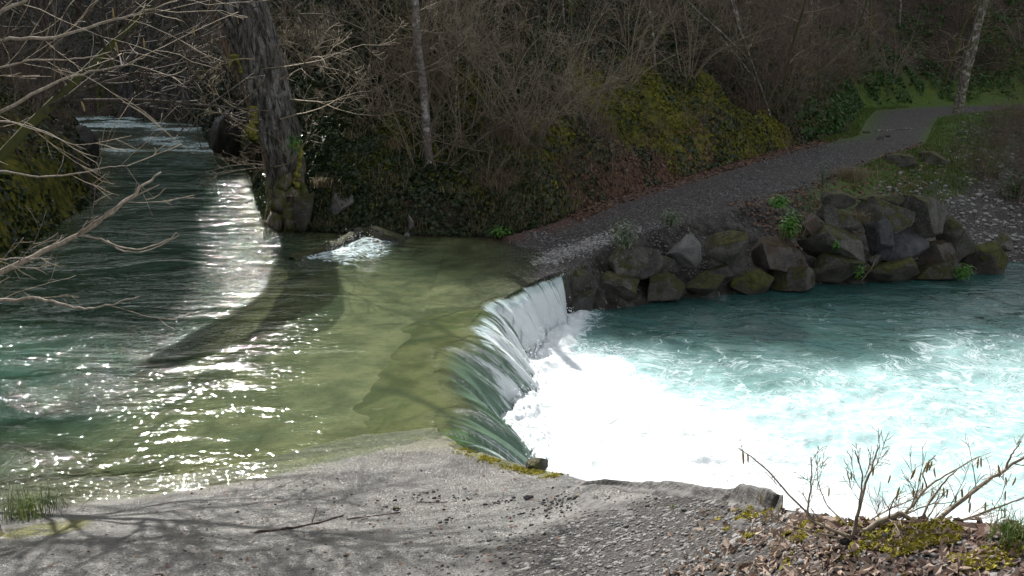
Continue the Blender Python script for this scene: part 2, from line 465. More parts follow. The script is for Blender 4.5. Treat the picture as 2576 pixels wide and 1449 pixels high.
concrete = rampm * (1 - gr_fg)
rock = hillm * np.clip(q['wv'] * 1.3, 0, 1) * sm((.92 - nrm[:, 2]) / .25) + (zone == Z_BANK) * (1 - sm((x - 8) / 3)) * .7
rock = np.where(zone == Z_BANK, np.maximum(rock, .95 * (1 - sm((x - 8) / 3))), rock)
rock = rock + leftm * sm((.75 - nrm[:, 2]) / .2) * .6
rock += (rampm & (q['dB'] < .05)) * .8
litter = hillm * (1 - q['wv']) * np.exp(-(q['dR'] / .8) ** 2) * .8 * sm((x - .5) / 3) + (zone == Z_PATH) * np.exp(-((q['dR'] + .1) / .45) ** 2) * .8
litter += .5 * rampm * sm((x - 1.0) / .4) * sm((3.7 - y) / .5)
grass = (zone == Z_PATH) * np.exp(-((q['dR']) / .9) ** 2) * sm((x - 10) / 3) + hillm * np.exp(-(q['dR'] / 1.3) ** 2) * sm((x - 10) / 3)
grass += (zone == Z_PATH) * np.exp(-(q['dB'] / .35) ** 2) * sm((x - 6) / 4) + (zone == Z_BANK) * np.exp(-(q['dB'] / (1.0 + .15 * np.maximum(x - 9, 0))) ** 2) * sm((x - 6) / 4)
zA = np.stack([np.clip(moss, 0, 1.4), np.clip(gravel, 0, 1), np.clip(concrete, 0, 1)], 1)
zB = np.stack([np.clip(rock, 0, 1), np.clip(litter, 0, 1), np.clip(grass, 0, 1)], 1)

def mat_terrain():
    m, nt, out = newmat('bank_and_track_ground'); g = NG(nt)
    geo = g.n("ShaderNodeNewGeometry"); pos = geo.outputs["Position"]
    A = g.n("ShaderNodeSeparateColor"); g.l(g.n("ShaderNodeAttribute", attribute_name='zA').outputs["Color"], A.inputs[0])
    Bc = g.n("ShaderNodeSeparateColor"); g.l(g.n("ShaderNodeAttribute", attribute_name='zB').outputs["Color"], Bc.inputs[0])
    P = g.n("ShaderNodeSeparateXYZ"); g.l(pos, P.inputs[0])
    n1 = g.noise(pos, 1.6, 6, .6); n2 = g.noise(pos, 9, 5, .6); n3 = g.noise(pos, 40, 4, .6)
    soil = g.mix(g.ramp(n2, .35, .65), (.014, .011, .008), (.055, .042, .03))
    # river bed, seen through the water
    bed = g.mix(g.ramp(n1, .35, .65), (.062, .066, .030), (.158, .155, .082))
    bed = g.mix(g.math('MULTIPLY', g.ramp(n2, .55, .7), .6), bed, (.05, .07, .025))
    under = g.math('MULTIPLY', g.ramp(P.outputs[2], .0, -.06), g.math('SUBTRACT', 1.0, Bc.outputs[0]))
    c = g.mix(under, soil, bed)
    # rock
    sv = g.scalev(pos, (1, 1, .35))
    rn = g.noise(sv, 2.2, 7, .65, .4)
    rk = g.mix(g.ramp(rn, .35, .7), (.016, .015, .013), (.085, .08, .075))
    rk = g.mix(g.ramp(g.noise(sv, 14, 5), .6, .7), rk, (.2, .19, .18))
    c = g.mix(g.math('MULTIPLY', Bc.outputs[0], g.ramp(n2, .3, .5)), c, rk)
    # gravel
    vo = g.vor(pos, 34); vo2 = g.vor(pos, 85)
    gc = g.n("ShaderNodeSeparateColor"); g.l(vo.outputs["Color"], gc.inputs[0])
    gc2 = g.n("ShaderNodeSeparateColor"); g.l(vo2.outputs["Color"], gc2.inputs[0])
    gv = g.mix(g.math('POWER', gc2.outputs[0], 2.2), (.022, .02, .019), (.105, .10, .095))
    gv = g.mix(g.ramp(gc.outputs[0], .84, .9), gv, (.18, .175, .17))
    gv = g.mix(g.ramp(n1, .4, .7), gv, g.mix(.55, gv, (.06, .055, .052)))
    c = g.mix(A.outputs[1], c, gv)
    # wet concrete of the ramp
    cc = g.mix(g.ramp(n1, .3, .7), (.072, .068, .062), (.165, .157, .146))
    cc = g.mix(g.ramp(n3, .5, .75), cc, (.03, .027, .024))
    cc = g.mix(g.math('MULTIPLY', g.ramp(g.noise(pos, 75, 3, .6), .55, .62), .75), cc, (.26, .25, .24))
    cc = g.mix(g.math('MULTIPLY', g.ramp(g.noise(pos, 52, 3, .6), .56, .62), .8), cc, (.018, .017, .016))
    cc = g.mix(g.ramp(P.outputs[2], .10, -.10), cc, bed)
    cc = g.mix(g.math('MULTIPLY', g.ramp(g.noise(g.scalev(pos, (.5, 1.4, 1)), 1.1, 5, .65, .8), .48, .62), .7), cc, (.03, .028, .026))
    c = g.mix(A.outputs[2], c, cc)
    # litter, grass, moss
    lf = g.math('MULTIPLY', Bc.outputs[1], g.ramp(n2, .35, .6))
    c = g.mix(lf, c, g.mix(g.noise(pos, 60, 2), (.045, .018, .012), (.17, .09, .06)))
    gf = g.math('MULTIPLY', Bc.outputs[2], g.ramp(n2, .25, .55))
    c = g.mix(gf, c, g.mix(g.ramp(n3, .3, .7), (.03, .07, .012), (.095, .155, .03)))
    mn = g.math('ADD', A.outputs[0], g.math('MULTIPLY', g.math('SUBTRACT', n2, .5), 1.1))
    mf = g.ramp(mn, .35, .75)
    mc = g.mix(g.ramp(g.noise(pos, 5, 5, .65), .35, .65), (.03, .034, .008), (.125, .12, .02))
    c = g.mix(mf, c, mc)
    rough = g.math('SUBTRACT', .9, g.math('MULTIPLY', A.outputs[2], g.ramp(n1, .3, .6, .42, .6)))
    hs = g.math('ADD', g.math('MULTIPLY', n2, .5), g.math('MULTIPLY', n3, .25))
    peb = g.math('MULTIPLY', g.math('SUBTRACT', 1.0, vo.outputs["Distance"]), g.math('MULTIPLY', A.outputs[1], .35))
    peb2 = g.math('MULTIPLY', g.math('SUBTRACT', 1.0, g.vor(pos, 60).outputs["Distance"]), g.math('MULTIPLY', A.outputs[2], .45))
    h = g.math('ADD', g.math('ADD', hs, peb), peb2)
    h = g.math('ADD', h, g.math('MULTIPLY', mf, g.math('MULTIPLY', g.noise(pos, 55, 3), .5)))
    h = g.math('ADD', h, g.math('MULTIPLY', Bc.outputs[0], g.math('MULTIPLY', rn, 1.2)))
    b = g.bump(h, .8, .05)
    sh = g.principled(c, rough, b, .45)
    g.l(g.math('ADD', .10, g.math('MULTIPLY', A.outputs[2], .42)), sh.node.inputs["Specular IOR Level"])
    g.l(sh, out.inputs[0])
    return m
M['terrain'] = mat_terrain()

zf = zone[Q].min(axis=1)
NAMES = {Z_HILL: 'hillside', Z_LEFT: 'left_river_bank', Z_PATH: 'gravel_path', Z_BED: 'river_bed', Z_RAMP: 'concrete_ramp', Z_BANK: 'far_bank'}
DESC = {Z_HILL: 'steep dark wooded hillside covered with moss and ivy behind the river', Z_LEFT: 'dark mossy bank along the left side of the river',
        Z_PATH: 'grey gravel track climbing away from the ford to the upper right', Z_BED: 'sandy yellow bed seen through the shallow green water',
        Z_RAMP: 'wet grey ramp in front running down into the water', Z_BANK: 'stony bank between the gravel track and the pool'}
for zid, nm in NAMES.items():
    fq = Q[zf == zid]
    used = np.unique(fq); mp = np.zeros(len(V), np.int32); mp[used] = np.arange(len(used))
    me = np_mesh(nm, V[used], mp[fq], M['terrain'], {'zA': zA[used], 'zB': zB[used]}, nrm[used])
    tag(link(nm, me), DESC[zid], None, None, 'structure')
# plain sheet behind the camera and out to the horizon
gx = np.concatenate([np.linspace(-600, -40, 8), np.linspace(-30, 30, 61), np.linspace(40, 600, 8)])
gy = np.concatenate([np.linspace(-600, -40, 8), np.linspace(-30, .9, 40)])
GX, GY = np.meshgrid(gx, gy)
gzv = terrain(GX.ravel(), GY.ravel())
gzv = np.clip(gzv, -3, 20)
k = (np.arange(len(gy) - 1)[:, None] * len(gx) + np.arange(len(gx) - 1)[None, :])
gq = np.stack([k, k + 1, k + len(gx) + 1, k + len(gx)], -1).reshape(-1, 4)
gA = np.zeros((GX.size, 3)); gA[:, 1] = .6
tag(link('ground', np_mesh('ground', np.stack([GX.ravel(), GY.ravel(), gzv], 1), gq, M['terrain'], {'zA': gA, 'zB': gA * 0})), 'stony ground behind the ramp', None, None, 'structure')

# ------------------------------------------------------------------ sun, sky, unseen ridge added to shade the gorge
AZ, EL = math.radians(-23), math.radians(38)
S = Vector((math.sin(AZ) * math.cos(EL), math.cos(AZ) * math.cos(EL), math.sin(EL)))
KX, KZ = S.x / S.y, S.z / S.y
w = bpy.data.worlds.new("World"); scene.world = w; w.use_nodes = True
wn = w.node_tree
bg = wn.nodes["Background"]
sky = wn.nodes.new("ShaderNodeTexSky"); sky.sky_type = 'NISHITA'; sky.sun_disc = False
sky.sun_elevation = EL; sky.sun_rotation = AZ; sky.air_density = 1.0; sky.dust_density = 1.5; sky.ozone_density = 1.0
hsv = wn.nodes.new("ShaderNodeHueSaturation"); hsv.inputs["Saturation"].default_value = .22   # sky desaturated so that shaded areas turn less blue
wn.links.new(sky.outputs[0], hsv.inputs["Color"]); wn.links.new(hsv.outputs[0], bg.inputs[0]); bg.inputs[1].default_value = 0.11
sun = bpy.data.lights.new("sun", 'SUN'); sun.energy = 4.6; sun.angle = math.radians(.5); sun.color = (1.0, .97, .92)
so = bpy.data.objects.new("sun", sun); COL.objects.link(so)
so.rotation_euler = S.to_track_quat('Z', 'Y').to_euler(); so.location = (0, 0, 60)

# unseen ridge shaped for its shadow: for a lateral coordinate a = x - KX*y the sun clears the ridge only for y < ycut(a)
def ridge_cut(a):
    aa = [-80, -8, -2.5, -.72, 0, .8, 1.4, 2.2, 3.2, 4.0, 4.6, 5.0, 5.3, 5.8, 7.2, 9.2, 14, 21, 60, 140]
    yy = [12.6, 12.6, 12.4, 11.6, 12.0, 14, 22, 28, 29, 25, 20, 17.4, 16.2, 15.6, 15.7, 15.8, 15.3, 14.6, 13, 10]
    return np.interp(a, aa, yy)
av = np.concatenate([np.linspace(-70, -4, 50)[:-1], np.linspace(-4, 34, 290)[:-1], np.linspace(34, 130, 60)])
Y0 = 95.0
prof = [(-22, 0), (-12, .45), (-5, .82), (0, 1.0), (6, .86), (20, .5), (45, 0)]
mv, nvv = [], len(prof)
for a in av:
    yr = Y0 + 190 * float(sm((a - 5.3) / 4))
    tree = float(fbm(np.array([a * 1.1]), np.array([0.0]), o=3, seed=77)[0])
    jag = abs(float(vn(np.array([a * 3.1]), np.array([3.0]), seed=78)[0]))
    top = (yr - ridge_cut(a)) * KZ + .3 * tree + (1.6 * jag - .8 + .8 * tree) * float(sm((a - 6.2) / 2))
    for (dy, hh) in prof:
        yy_ = yr + dy * (1 + yr / 150); x_ = a + KX * yy_
        mv.append((x_, yy_, top * hh - 2 * (1 - hh)))
mv = np.array(mv)
k = (np.arange(len(av) - 1)[:, None] * nvv + np.arange(nvv - 1)[None, :])
mq = np.stack([k, k + nvv, k + nvv + 1, k + 1], -1).reshape(-1, 4)
M['shaderidge'] = mat_bark('shade_ridge_woods', (.012, .013, .008), (.045, .04, .028), .6, stretch=1)
tag(link('shade_ridge', np_mesh('shade_ridge', mv, mq, M['shaderidge'])), 'unseen dark wooded ridge shaped to shade the gorge', None, None, 'structure')

# ------------------------------------------------------------------ water
taw = np.concatenate([np.linspace(-1.6, -.74, 14)[:-1], np.linspace(-.74, .74, 1000), np.linspace(.74, 3.0, 24)[1:]])
yw = [3.0]
while yw[-1] < 78:
    y_ = yw[-1]
    yw.append(y_ + min(max(.016, y_ * y_ / 2900), .6))
yw = np.array(yw)
XW = taw[None, :] * yw[:, None]; YW = np.repeat(yw[:, None], len(taw), 1)
wx, wy = XW.ravel(), YW.ravel()
zw, sw, ww, iw = water_z(wx, wy)
tz, tzone, tq = terrain(wx, wy, True)
inC = ((iw > iC0 - .6) & (iw < iC1 + .7))
fall = np.where(sw < ww, np.clip(sw / ww, 0, 1), 0) * inC
lower = sw > 0
# weir slab under the water: depth over it
slab = np.where(inC & (sw > -2.6) & (sw < ww), zw - (.13 + .34 * sm(-sw / 2.6)), -99)
depth = np.where(lower & (sw >= ww), 2.0, zw - np.maximum(tz, slab))
depth = np.clip(depth, 0, 3)
# pool: aeration and foam
BASE = np.array([(1.15, 16.1, 0), (.85, 15.0, 0), (.5, 13.6, 0), (.2, 12.2, 0), (.15, 11, 0), (.3, 9.8, 0), (.45, 8.8, 0), (.3, 8.2, 0)])
db, _, _ = sdist(BASE, wx, wy); db = np.abs(db)
inpool = lower & (sw >= ww * .98)
nw = fbm(wx * .5, wy * .5, o=4, seed=41); nw2 = fbm(wx * 1.3, wy * 1.3, o=4, seed=42)
yb = np.interp(wx, [.2, 1.2, 1.8, 2.6, 4, 6, 8, 13], [16.3, 15.8, 15.0, 14.7, 14.9, 15.3, 15.8, 16.6])
aer = sm((yb + 1.6 * nw + .5 * nw2 - wy) / 3.2) * (.98 - .26 * sm((wx - 2.5) / 5) * sm((wy - 7) / 4))
xc = np.interp(wy, [5, 8.1, 9.8, 11, 12.4, 13.5, 15.3, 16.2], [6.5, 5.6, 4.4, 3.7, 2.4, 1.7, 1.1, .9])
core = sm((xc + 1.1 * nw + .5 * nw2 - wx) / 1.9)
core = np.maximum(core, np.exp(-(db / .45) ** 2))
aer = np.maximum(aer, core * .95) * inpool
foam = np.where(inpool, np.maximum(.34 + .42 * aer, 0) * sm((yb + 3.2 + 1.5 * nw - wy) / 2.2) + .62 * core, 0)
# rapids upstream, hydraulic jump below the sill
rap = sm((wy - 35.5) / 2) * (1 - sm((wy - 60) / 3)) * (~lower)
rapf = rap * (.25 + .75 * sm((fbm(wx * .35, wy * .8, o=3, seed=51) + .15) / .5))
SILL = [(-4.35, 16.9), (-3.9, 17.6), (-3.55, 18.5), (-3.45, 19.0)]
sp = np.array([(a, b, 0) for a, b in SILL])
dS, iS, _ = sdist(sp, wx, wy)
jump = sm((-dS + .05) / .25) * (1 - sm((-dS - .45) / 2.2)) * (iS > 0.01) * (dS < .1) * (~lower) * (1 - .55 * sm((iS - 1.4) / 1.2) * sm((-dS - .5) / .6))
chop = np.clip(.5 + 1.1 * sm((-2.6 - wx) / 3.0) + .5 * rap - .25 * sm((wx + 3) / 1.5) * (~lower), .1, 1.5)
chop = np.where(lower, .75 + .5 * sm((wx - 6) / 4), chop)
chop = np.maximum(chop, 2.2 * jump)
# displacement
wav = .018 * fbm(wx * 1.1 + wy * .15, wy * 1.9, o=4, seed=61) * (.35 + chop)
wav += .13 * fbm(wx * 1.3, wy * 1.3, o=4, seed=62) * aer + .03 * fbm(wx * 2.2, wy * 2.2, o=4, seed=66) * core * inpool + .025 * fbm(wx * 3.1, wy * 3.6, o=3, seed=63) * lower * (sw > ww)
wav += .07 * np.abs(fbm(wx * 2.3, wy * 2.3, o=3, seed=64)) * jump + .05 * jump
wav += .10 * rapf * fbm(wx * 1.6, wy * 1.1, o=3, seed=65)
# strands running down the nappe
qq = iw * 1.0
st = fbm(qq * 6.0, sw * .8, o=3, seed=71)
wav = wav * (1 - fall) + .045 * st * sm(fall * 4) * (1 - fall ** 6)
boil = np.exp(-(db / .40) ** 2) * inpool
wav += boil * (.05 + .12 * np.abs(fbm(wx * 4, wy * 4, o=3, seed=73)))
zz = zw + wav
Vw = np.stack([wx, wy, zz], 1)
nrw, ncw = XW.shape
Pw = Vw.reshape(nrw, ncw, 3)
nw_ = np.cross(np.gradient(Pw, axis=1), np.gradient(Pw, axis=0)); nw_ /= np.linalg.norm(nw_, axis=2, keepdims=True) + 1e-12
nw_ = nw_.reshape(-1, 3)
foamA = np.where(lower, np.clip(foam, 0, 1.15), np.maximum(rapf * .75, jump * .72))
wA = np.stack([1 - np.exp(-1.3 * depth), np.where(lower, aer, rapf * .5), foamA], 1)
wB = np.stack([qq, sw, fall], 1)
wC = np.stack([chop, lower * 1.0, np.clip((iw - iC0 - 3.2) / 3.0, 0, 1)], 1)
ii = (np.arange(nrw - 1)[:, None] * ncw + np.arange(ncw - 1)[None, :])
QW = np.stack([ii, ii + 1, ii + ncw + 1, ii + ncw], -1).reshape(-1, 4)
buried = tz > zz + .18
keep = ~buried[QW].all(axis=1)
lowsplit = ((iw < iC0 - .5) | (iw > iC1 + .6)) & (np.abs(sw) < .5)
QW = QW[keep]

def mat_water():
    m, nt, out = newmat('river_water'); g = NG(nt)
    geo = g.n("ShaderNodeNewGeometry"); pos = geo.outputs["Position"]
    def sep(nm):
        s = g.n("ShaderNodeSeparateColor"); g.l(g.n("ShaderNodeAttribute", attribute_name=nm).outputs["Color"], s.inputs[0]); return s
    A, Bb, Cc = sep('wA'), sep('wB'), sep('wC')
    P = g.n("ShaderNodeSeparateXYZ"); g.l(pos, P.inputs[0])
    # ripples
    v1 = g.scalev(pos, (.9, 1.5, 1.0))
    r1 = g.noise(v1, 5.0, 2, .5, .6); r2 = g.noise(v1, 13, 1.5, .5, .5); r3 = g.noise(v1, 1.4, 2, .5, .5)
    gust = g.ramp(g.noise(g.scalev(pos, (.35, .9, 1)), .9, 3, .6, .6), .35, .65, .25, 1.25)
    flat = g.math('SUBTRACT', 1.0, g.math('MULTIPLY', Bb.outputs[2], .85))
    amp = g.math('MULTIPLY', g.math('MULTIPLY', Cc.outputs[0], gust), flat)
    h = g.math('ADD', g.math('MULTIPLY', r1, .6), g.math('ADD', g.math('MULTIPLY', r2, .42), g.math('MULTIPLY', r3, 1.0)))
    h = g.math('MULTIPLY', h, amp)
    # strands on the nappe in flow coordinates
    fv = g.n("ShaderNodeCombineXYZ")
    g.l(g.math('MULTIPLY', Bb.outputs[0], 1.0), fv.inputs[0]); g.l(Bb.outputs[1], fv.inputs[1])
    s1 = g.noise(g.scalev(fv.outputs[0], (26, 3.2, 1)), 1.0, 4, .65, .5)
    s2 = g.noise(g.scalev(fv.outputs[0], (70, 7, 1)), 1.0, 3, .6, .8)
    infall = g.ramp(Bb.outputs[1], -.25, .2)
    infall = g.math('MULTIPLY', infall, g.ramp(Bb.outputs[2], .0, .05, .25, 1.0))
    hs = g.math('MULTIPLY', g.math('ADD', s1, g.math('MULTIPLY', s2, .4)), g.math('MULTIPLY', infall, 1.6))
    h = g.math('ADD', h, hs)
    bmp = g.bump(h, 1.0, .05)
    # foam pattern
    wn_ = g.n("ShaderNodeTexNoise"); g.l(pos, wn_.inputs["Vector"]); wn_.inputs["Scale"].default_value = .8; wn_.inputs["Detail"].default_value = 3
    vm = g.n("ShaderNodeVectorMath", operation='MULTIPLY_ADD')
    g.l(wn_.outputs["Color"], vm.inputs[0]); vm.inputs[1].default_value = (1.6, 1.6, .0); g.l(pos, vm.inputs[2])
    wp = g.scalev(vm.outputs[0], (1, 1.35, .2))
    f1 = g.noise(wp, 2.2, 8, .68, .8)
    f2 = g.math('ABSOLUTE', g.math('SUBTRACT', g.noise(wp, 1.5, 5, .6, 1.4), .5))
    f3 = g.math('ABSOLUTE', g.math('SUBTRACT', g.noise(wp, 4.2, 5, .65, 1.0), .5))
    lace = g.math('MAXIMUM', g.ramp(f2, .045, .0), g.math('MULTIPLY', g.ramp(f3, .05, .0), .75))
    pat = g.math('ADD', g.math('MULTIPLY', f1, .75), g.math('MULTIPLY', lace, .34))
    fthr = g.math('SUBTRACT', 1.02, g.math('MULTIPLY', A.outputs[2], .92))
    ff = g.ramp(pat, fthr, g.math('ADD', fthr, .22))
    ff = g.math('MULTIPLY', ff, g.ramp(A.outputs[2], .02, .12))
    # streaks of white on the fall, more of it lower down and at the far end
    white = g.math('ADD', g.math('MULTIPLY', Bb.outputs[2], .20), g.math('MULTIPLY', Cc.outputs[2], .36))
    s0 = g.noise(g.scalev(fv.outputs[0], (2.6, .35, 1)), 1.0, 3, .6, .4)
    white = g.math('ADD', white, g.math('MULTIPLY', g.math('SUBTRACT', s0, .52), 1.25))
    st = g.ramp(g.math('ADD', g.math('MULTIPLY', s1, .65), g.math('MULTIPLY', s2, .35)), g.math('SUBTRACT', .70, white), g.math('SUBTRACT', .84, white))
    st = g.math('MULTIPLY', st, g.ramp(Bb.outputs[2], .04, .25))
    ff = g.math('MAXIMUM', ff, st)
    # body colour: clear over the slab, milky green when deep, pale when full of air
    deep = g.mix(Cc.outputs[1], (.020, .058, .040), (.028, .088, .082))
    deep = g.mix(g.math('MULTIPLY', g.ramp(r3, .35, .65), .3), deep, (.035, .06, .038))
    deep = g.mix(g.ramp(A.outputs[0], .25, .62), (.085, .125, .072), deep)
    pale = (.36, .56, .55)
    body = g.mix(g.math('POWER', A.outputs[1], 1.2), deep, pale)
    body = g.mix(g.math('MULTIPLY', Bb.outputs[2], .5), body, (.15, .26, .225))
    dif = g.n("ShaderNodeBsdfDiffuse"); g.l(body, dif.inputs[0])
    trn = g.n("ShaderNodeBsdfTransparent"); trn.inputs[0].default_value = (.92, .96, .88, 1)
    opq = g.math('MAXIMUM', A.outputs[0], g.math('MULTIPLY', A.outputs[1], 1.5), clamp=True)
    opq = g.math('MAXIMUM', opq, g.math('MULTIPLY', g.ramp(Bb.outputs[2], .0, .45), .8))
    mx = g.n("ShaderNodeMixShader"); g.l(opq, mx.inputs[0]); g.l(trn.outputs[0], mx.inputs[1]); g.l(dif.outputs[0], mx.inputs[2])
    gl = g.n("ShaderNodeBsdfGlossy"); gl.inputs["Roughness"].default_value = .04; g.l(bmp, gl.inputs["Normal"])
    # Schlick reflectance, the same from above and below so that sunlight reaches the bed
    dp = g.n("ShaderNodeVectorMath", operation='DOT_PRODUCT'); g.l(bmp, dp.inputs[0]); g.l(geo.outputs["Incoming"], dp.inputs[1])
    cosi = g.math('ABSOLUTE', dp.outputs["Value"])
    frs = g.math('ADD', .02, g.math('MULTIPLY', .98, g.math('POWER', g.math('SUBTRACT', 1.0, cosi, clamp=True), 5.0)), clamp=True)
    m2 = g.n("ShaderNodeMixShader"); g.l(frs, m2.inputs[0]); g.l(mx.outputs[0], m2.inputs[1]); g.l(gl.outputs[0], m2.inputs[2])
    fm = g.n("ShaderNodeBsdfDiffuse"); fm.inputs[0].default_value = (.72, .76, .77, 1); 
    g.l(g.mix(g.ramp(g.math('MAXIMUM', A.outputs[2], g.math('MULTIPLY', Bb.outputs[2], 2.5)), .62, 1.05), (.44, .53, .54), (.64, .68, .69)), fm.inputs[0])
    fb = g.bump(g.math('ADD', pat, hs), .6, .05); g.l(fb, fm.inputs["Normal"])
    m3 = g.n("ShaderNodeMixShader"); g.l(ff, m3.inputs[0]); g.l(m2.outputs[0], m3.inputs[1]); g.l(fm.outputs[0], m3.inputs[2])
    g.l(m3.outputs[0], out.inputs[0])
    return m
M['water'] = mat_water()
wid = np.where(lower & (sw >= ww), 2, np.where(lower, 1, 0))
wfz = wid[QW].max(axis=1)
for i_, nm, ds in ((0, 'river', 'clear green river water sliding towards the weir'), (1, 'waterfall', 'smooth sheet of water curving over the weir'), (2, 'plunge_pool', 'turquoise pool full of white foam below the weir')):
    fq = QW[wfz == i_]
    used = np.unique(fq); mp = np.zeros(len(Vw), np.int32); mp[used] = np.arange(len(used))
    me = np_mesh(nm, Vw[used], mp[fq], M['water'], {'wA': wA[used], 'wB': wB[used], 'wC': wC[used]}, nw_[used])
    tag(link(nm, me), ds, None, None, 'structure')

# ------------------------------------------------------------------ weir slab
def weir():
    pts = np.array(C + [N[0]]); pts = np.vstack([np.array([(-.1, 7.9)]), pts])
    seg = np.r_[0, np.cumsum(np.hypot(*np.diff(pts, axis=0).T))]
    sA = np.linspace(0, seg[-1], 150)
    cx, cy = np.interp(sA, seg, pts[:, 0]), np.interp(sA, seg, pts[:, 1])
    tx, ty = np.gradient(cx), np.gradient(cy); ln = np.hypot(tx, ty); nx, ny = ty / ln, -tx / ln
    # smooth the offset direction so that the rows do not cross
    ker = np.ones(31) / 31
    nx = np.convolve(np.pad(nx, 15, 'edge'), ker, 'valid'); ny = np.convolve(np.pad(ny, 15, 'edge'), ker, 'valid')
    sv = np.concatenate([np.linspace(-2.6, 0, 30)[:-1], np.linspace(0, 1.0, 24)])
    wv = np.interp(sA, np.linspace(0, seg[-1], 10), [.8, .95, 1.15, 1.15, 1.05, .95, .9, .8, .6, .35])
    VV = []
    for i in range(len(sA)):
        for s in sv:
            sc = s if s < 0 else s * wv[i] * .93
            px, py = cx[i] + nx[i] * sc, cy[i] + ny[i] * sc
            VV.append((px, py, -99.0 - (.13 + .34 * float(sm(-sc / 2.6)) )))
        VV.append((cx[i] + nx[i] * wv[i] * .93, cy[i] + ny[i] * wv[i] * .93, -2.4))
        VV.append((cx[i] - nx[i] * 2.6, cy[i] - ny[i] * 2.6, -2.4))
    VV = np.array(VV); top = VV[:, 2] < -50
    wz_ = water_z(VV[top, 0], VV[top, 1])[0]
    VV[top, 2] = wz_ + (VV[top, 2] + 99.0) + .02 * vn(VV[top, 0] * 2, VV[top, 1] * 2, seed=5)
    m = len(sv) + 2
    ff = []
    for i in range(len(sA) - 1):
        for j in range(m):
            a, b = i * m + j, i * m + (j + 1) % m
            ff.append((a, b, b + m, a + m))
    mt, nt, out = newmat('algae_covered_concrete'); g = NG(nt)
    pos = g.n("ShaderNodeNewGeometry").outputs["Position"]
    n1 = g.noise(pos, 1.3, 5, .6, .5); n2 = g.noise(pos, 8, 5, .6)
    c = g.mix(g.ramp(n1, .35, .65), (.05, .054, .024), (.128, .127, .066))
    c = g.mix(g.ramp(g.noise(pos, 1.0, 4, .6, 1.0), .60, .70), c, (.05, .075, .02))
    c = g.mix(g.math('MULTIPLY', g.ramp(n2, .5, .7), .5), c, (.07, .065, .035))
    cr = g.ramp(g.vor(g.scalev(pos, (1, .6, 1)), .55, 'DISTANCE_TO_EDGE').outputs["Distance"], .03, .0)
    c = g.mix(g.math('MULTIPLY', cr, .75), c, (.03, .035, .02))
    for (bx, by, br) in ((-.35, 8.9, .55), (-.1, 13.6, .5)):
        vd = g.n("ShaderNodeVectorMath", operation='DISTANCE'); g.l(pos, vd.inputs[0]); vd.inputs[1].default_value = (bx, by, -.25)
        gp = g.ramp(g.math('ADD', vd.outputs["Value"], g.math('MULTIPLY', g.math('SUBTRACT', n2, .5), 1.2)), br, br * .35)
        c = g.mix(g.math('MULTIPLY', gp, .9), c, (.09, .2, .012) if by < 10 else (.04, .10, .02))
    g.l(g.principled(c, .95, g.bump(n2, .6, .03), 0.0), out.inputs[0])
    me = np_mesh('weir', np.array(VV), np.array(ff), mt)
    tag(link('weir', me), 'submerged concrete weir slab with algae and cracks under the falling water', 'weir')
weir()

# ------------------------------------------------------------------ boulders
_bm = bmesh.new(); bmesh.ops.create_icosphere(_bm, subdivisions=5, radius=1.0)
_bm.verts.ensure_lookup_table(); ICO = np.array([v.co[:] for v in _bm.verts]); ICOF = np.array([[v.index for v in f.verts] for f in _bm.faces]); _bm.free()
_bm = bmesh.new(); bmesh.ops.create_icosphere(_bm, subdivisions=1, radius=1.0)
_bm.verts.ensure_lookup_table(); ICO1 = np.array([v.co[:] for v in _bm.verts]); ICO1F = np.array([[v.index for v in f.verts] for f in _bm.faces]); _bm.free()

def rock_shape(seed, cuts=9, boxy=.35, rough=.07):
    r = np.random.default_rng(seed)
    p = ICO.copy()
    m = np.abs(p).max(axis=1, keepdims=True)
    p = p * (1 - boxy) + (p / m) * boxy * .85
    for _ in range(cuts):
        n = r.normal(size=3); n /= np.linalg.norm(n)
        h = r.uniform(.36, .70)
        d = p @ n
        p = p - np.maximum(d - h, 0)[:, None] * n[None] * .94
    o = r.uniform(0, 50, 3)
    n1 = fbm(p[:, 0] * 1.6 + o[0], p[:, 1] * 1.6 + o[1], p[:, 2] * 1.6 + o[2], o=5, seed=seed % 97, g=.55)
    p = p * (1 + rough * 1.6 * n1)[:, None]
    n2 = fbm(p[:, 0] * 6 + o[0], p[:, 1] * 6, p[:, 2] * 6 + o[2], o=3, seed=seed % 89)
    p = p * (1 + rough * .5 * n2)[:, None]
    return p / np.abs(p).max(axis=0)

def boulder(name, label, cat, c, size, mat, seed, rz=0.0, tilt=0.0, group=None, **kw):
    p = rock_shape(seed, **kw) * np.array(size)[None]
    ca, sa = math.cos(tilt), math.sin(tilt)
    p = np.stack([p[:, 0] * ca - p[:, 2] * sa, p[:, 1], p[:, 0] * sa + p[:, 2] * ca], 1)
    ca, sa = math.cos(rz), math.sin(rz)
    p = np.stack([p[:, 0] * ca - p[:, 1] * sa, p[:, 0] * sa + p[:, 1] * ca, p[:, 2]], 1)
    o = link(name, np_mesh(name, p, ICOF, mat))
    o.location = tuple(c)
    return tag(o, label, cat, group)

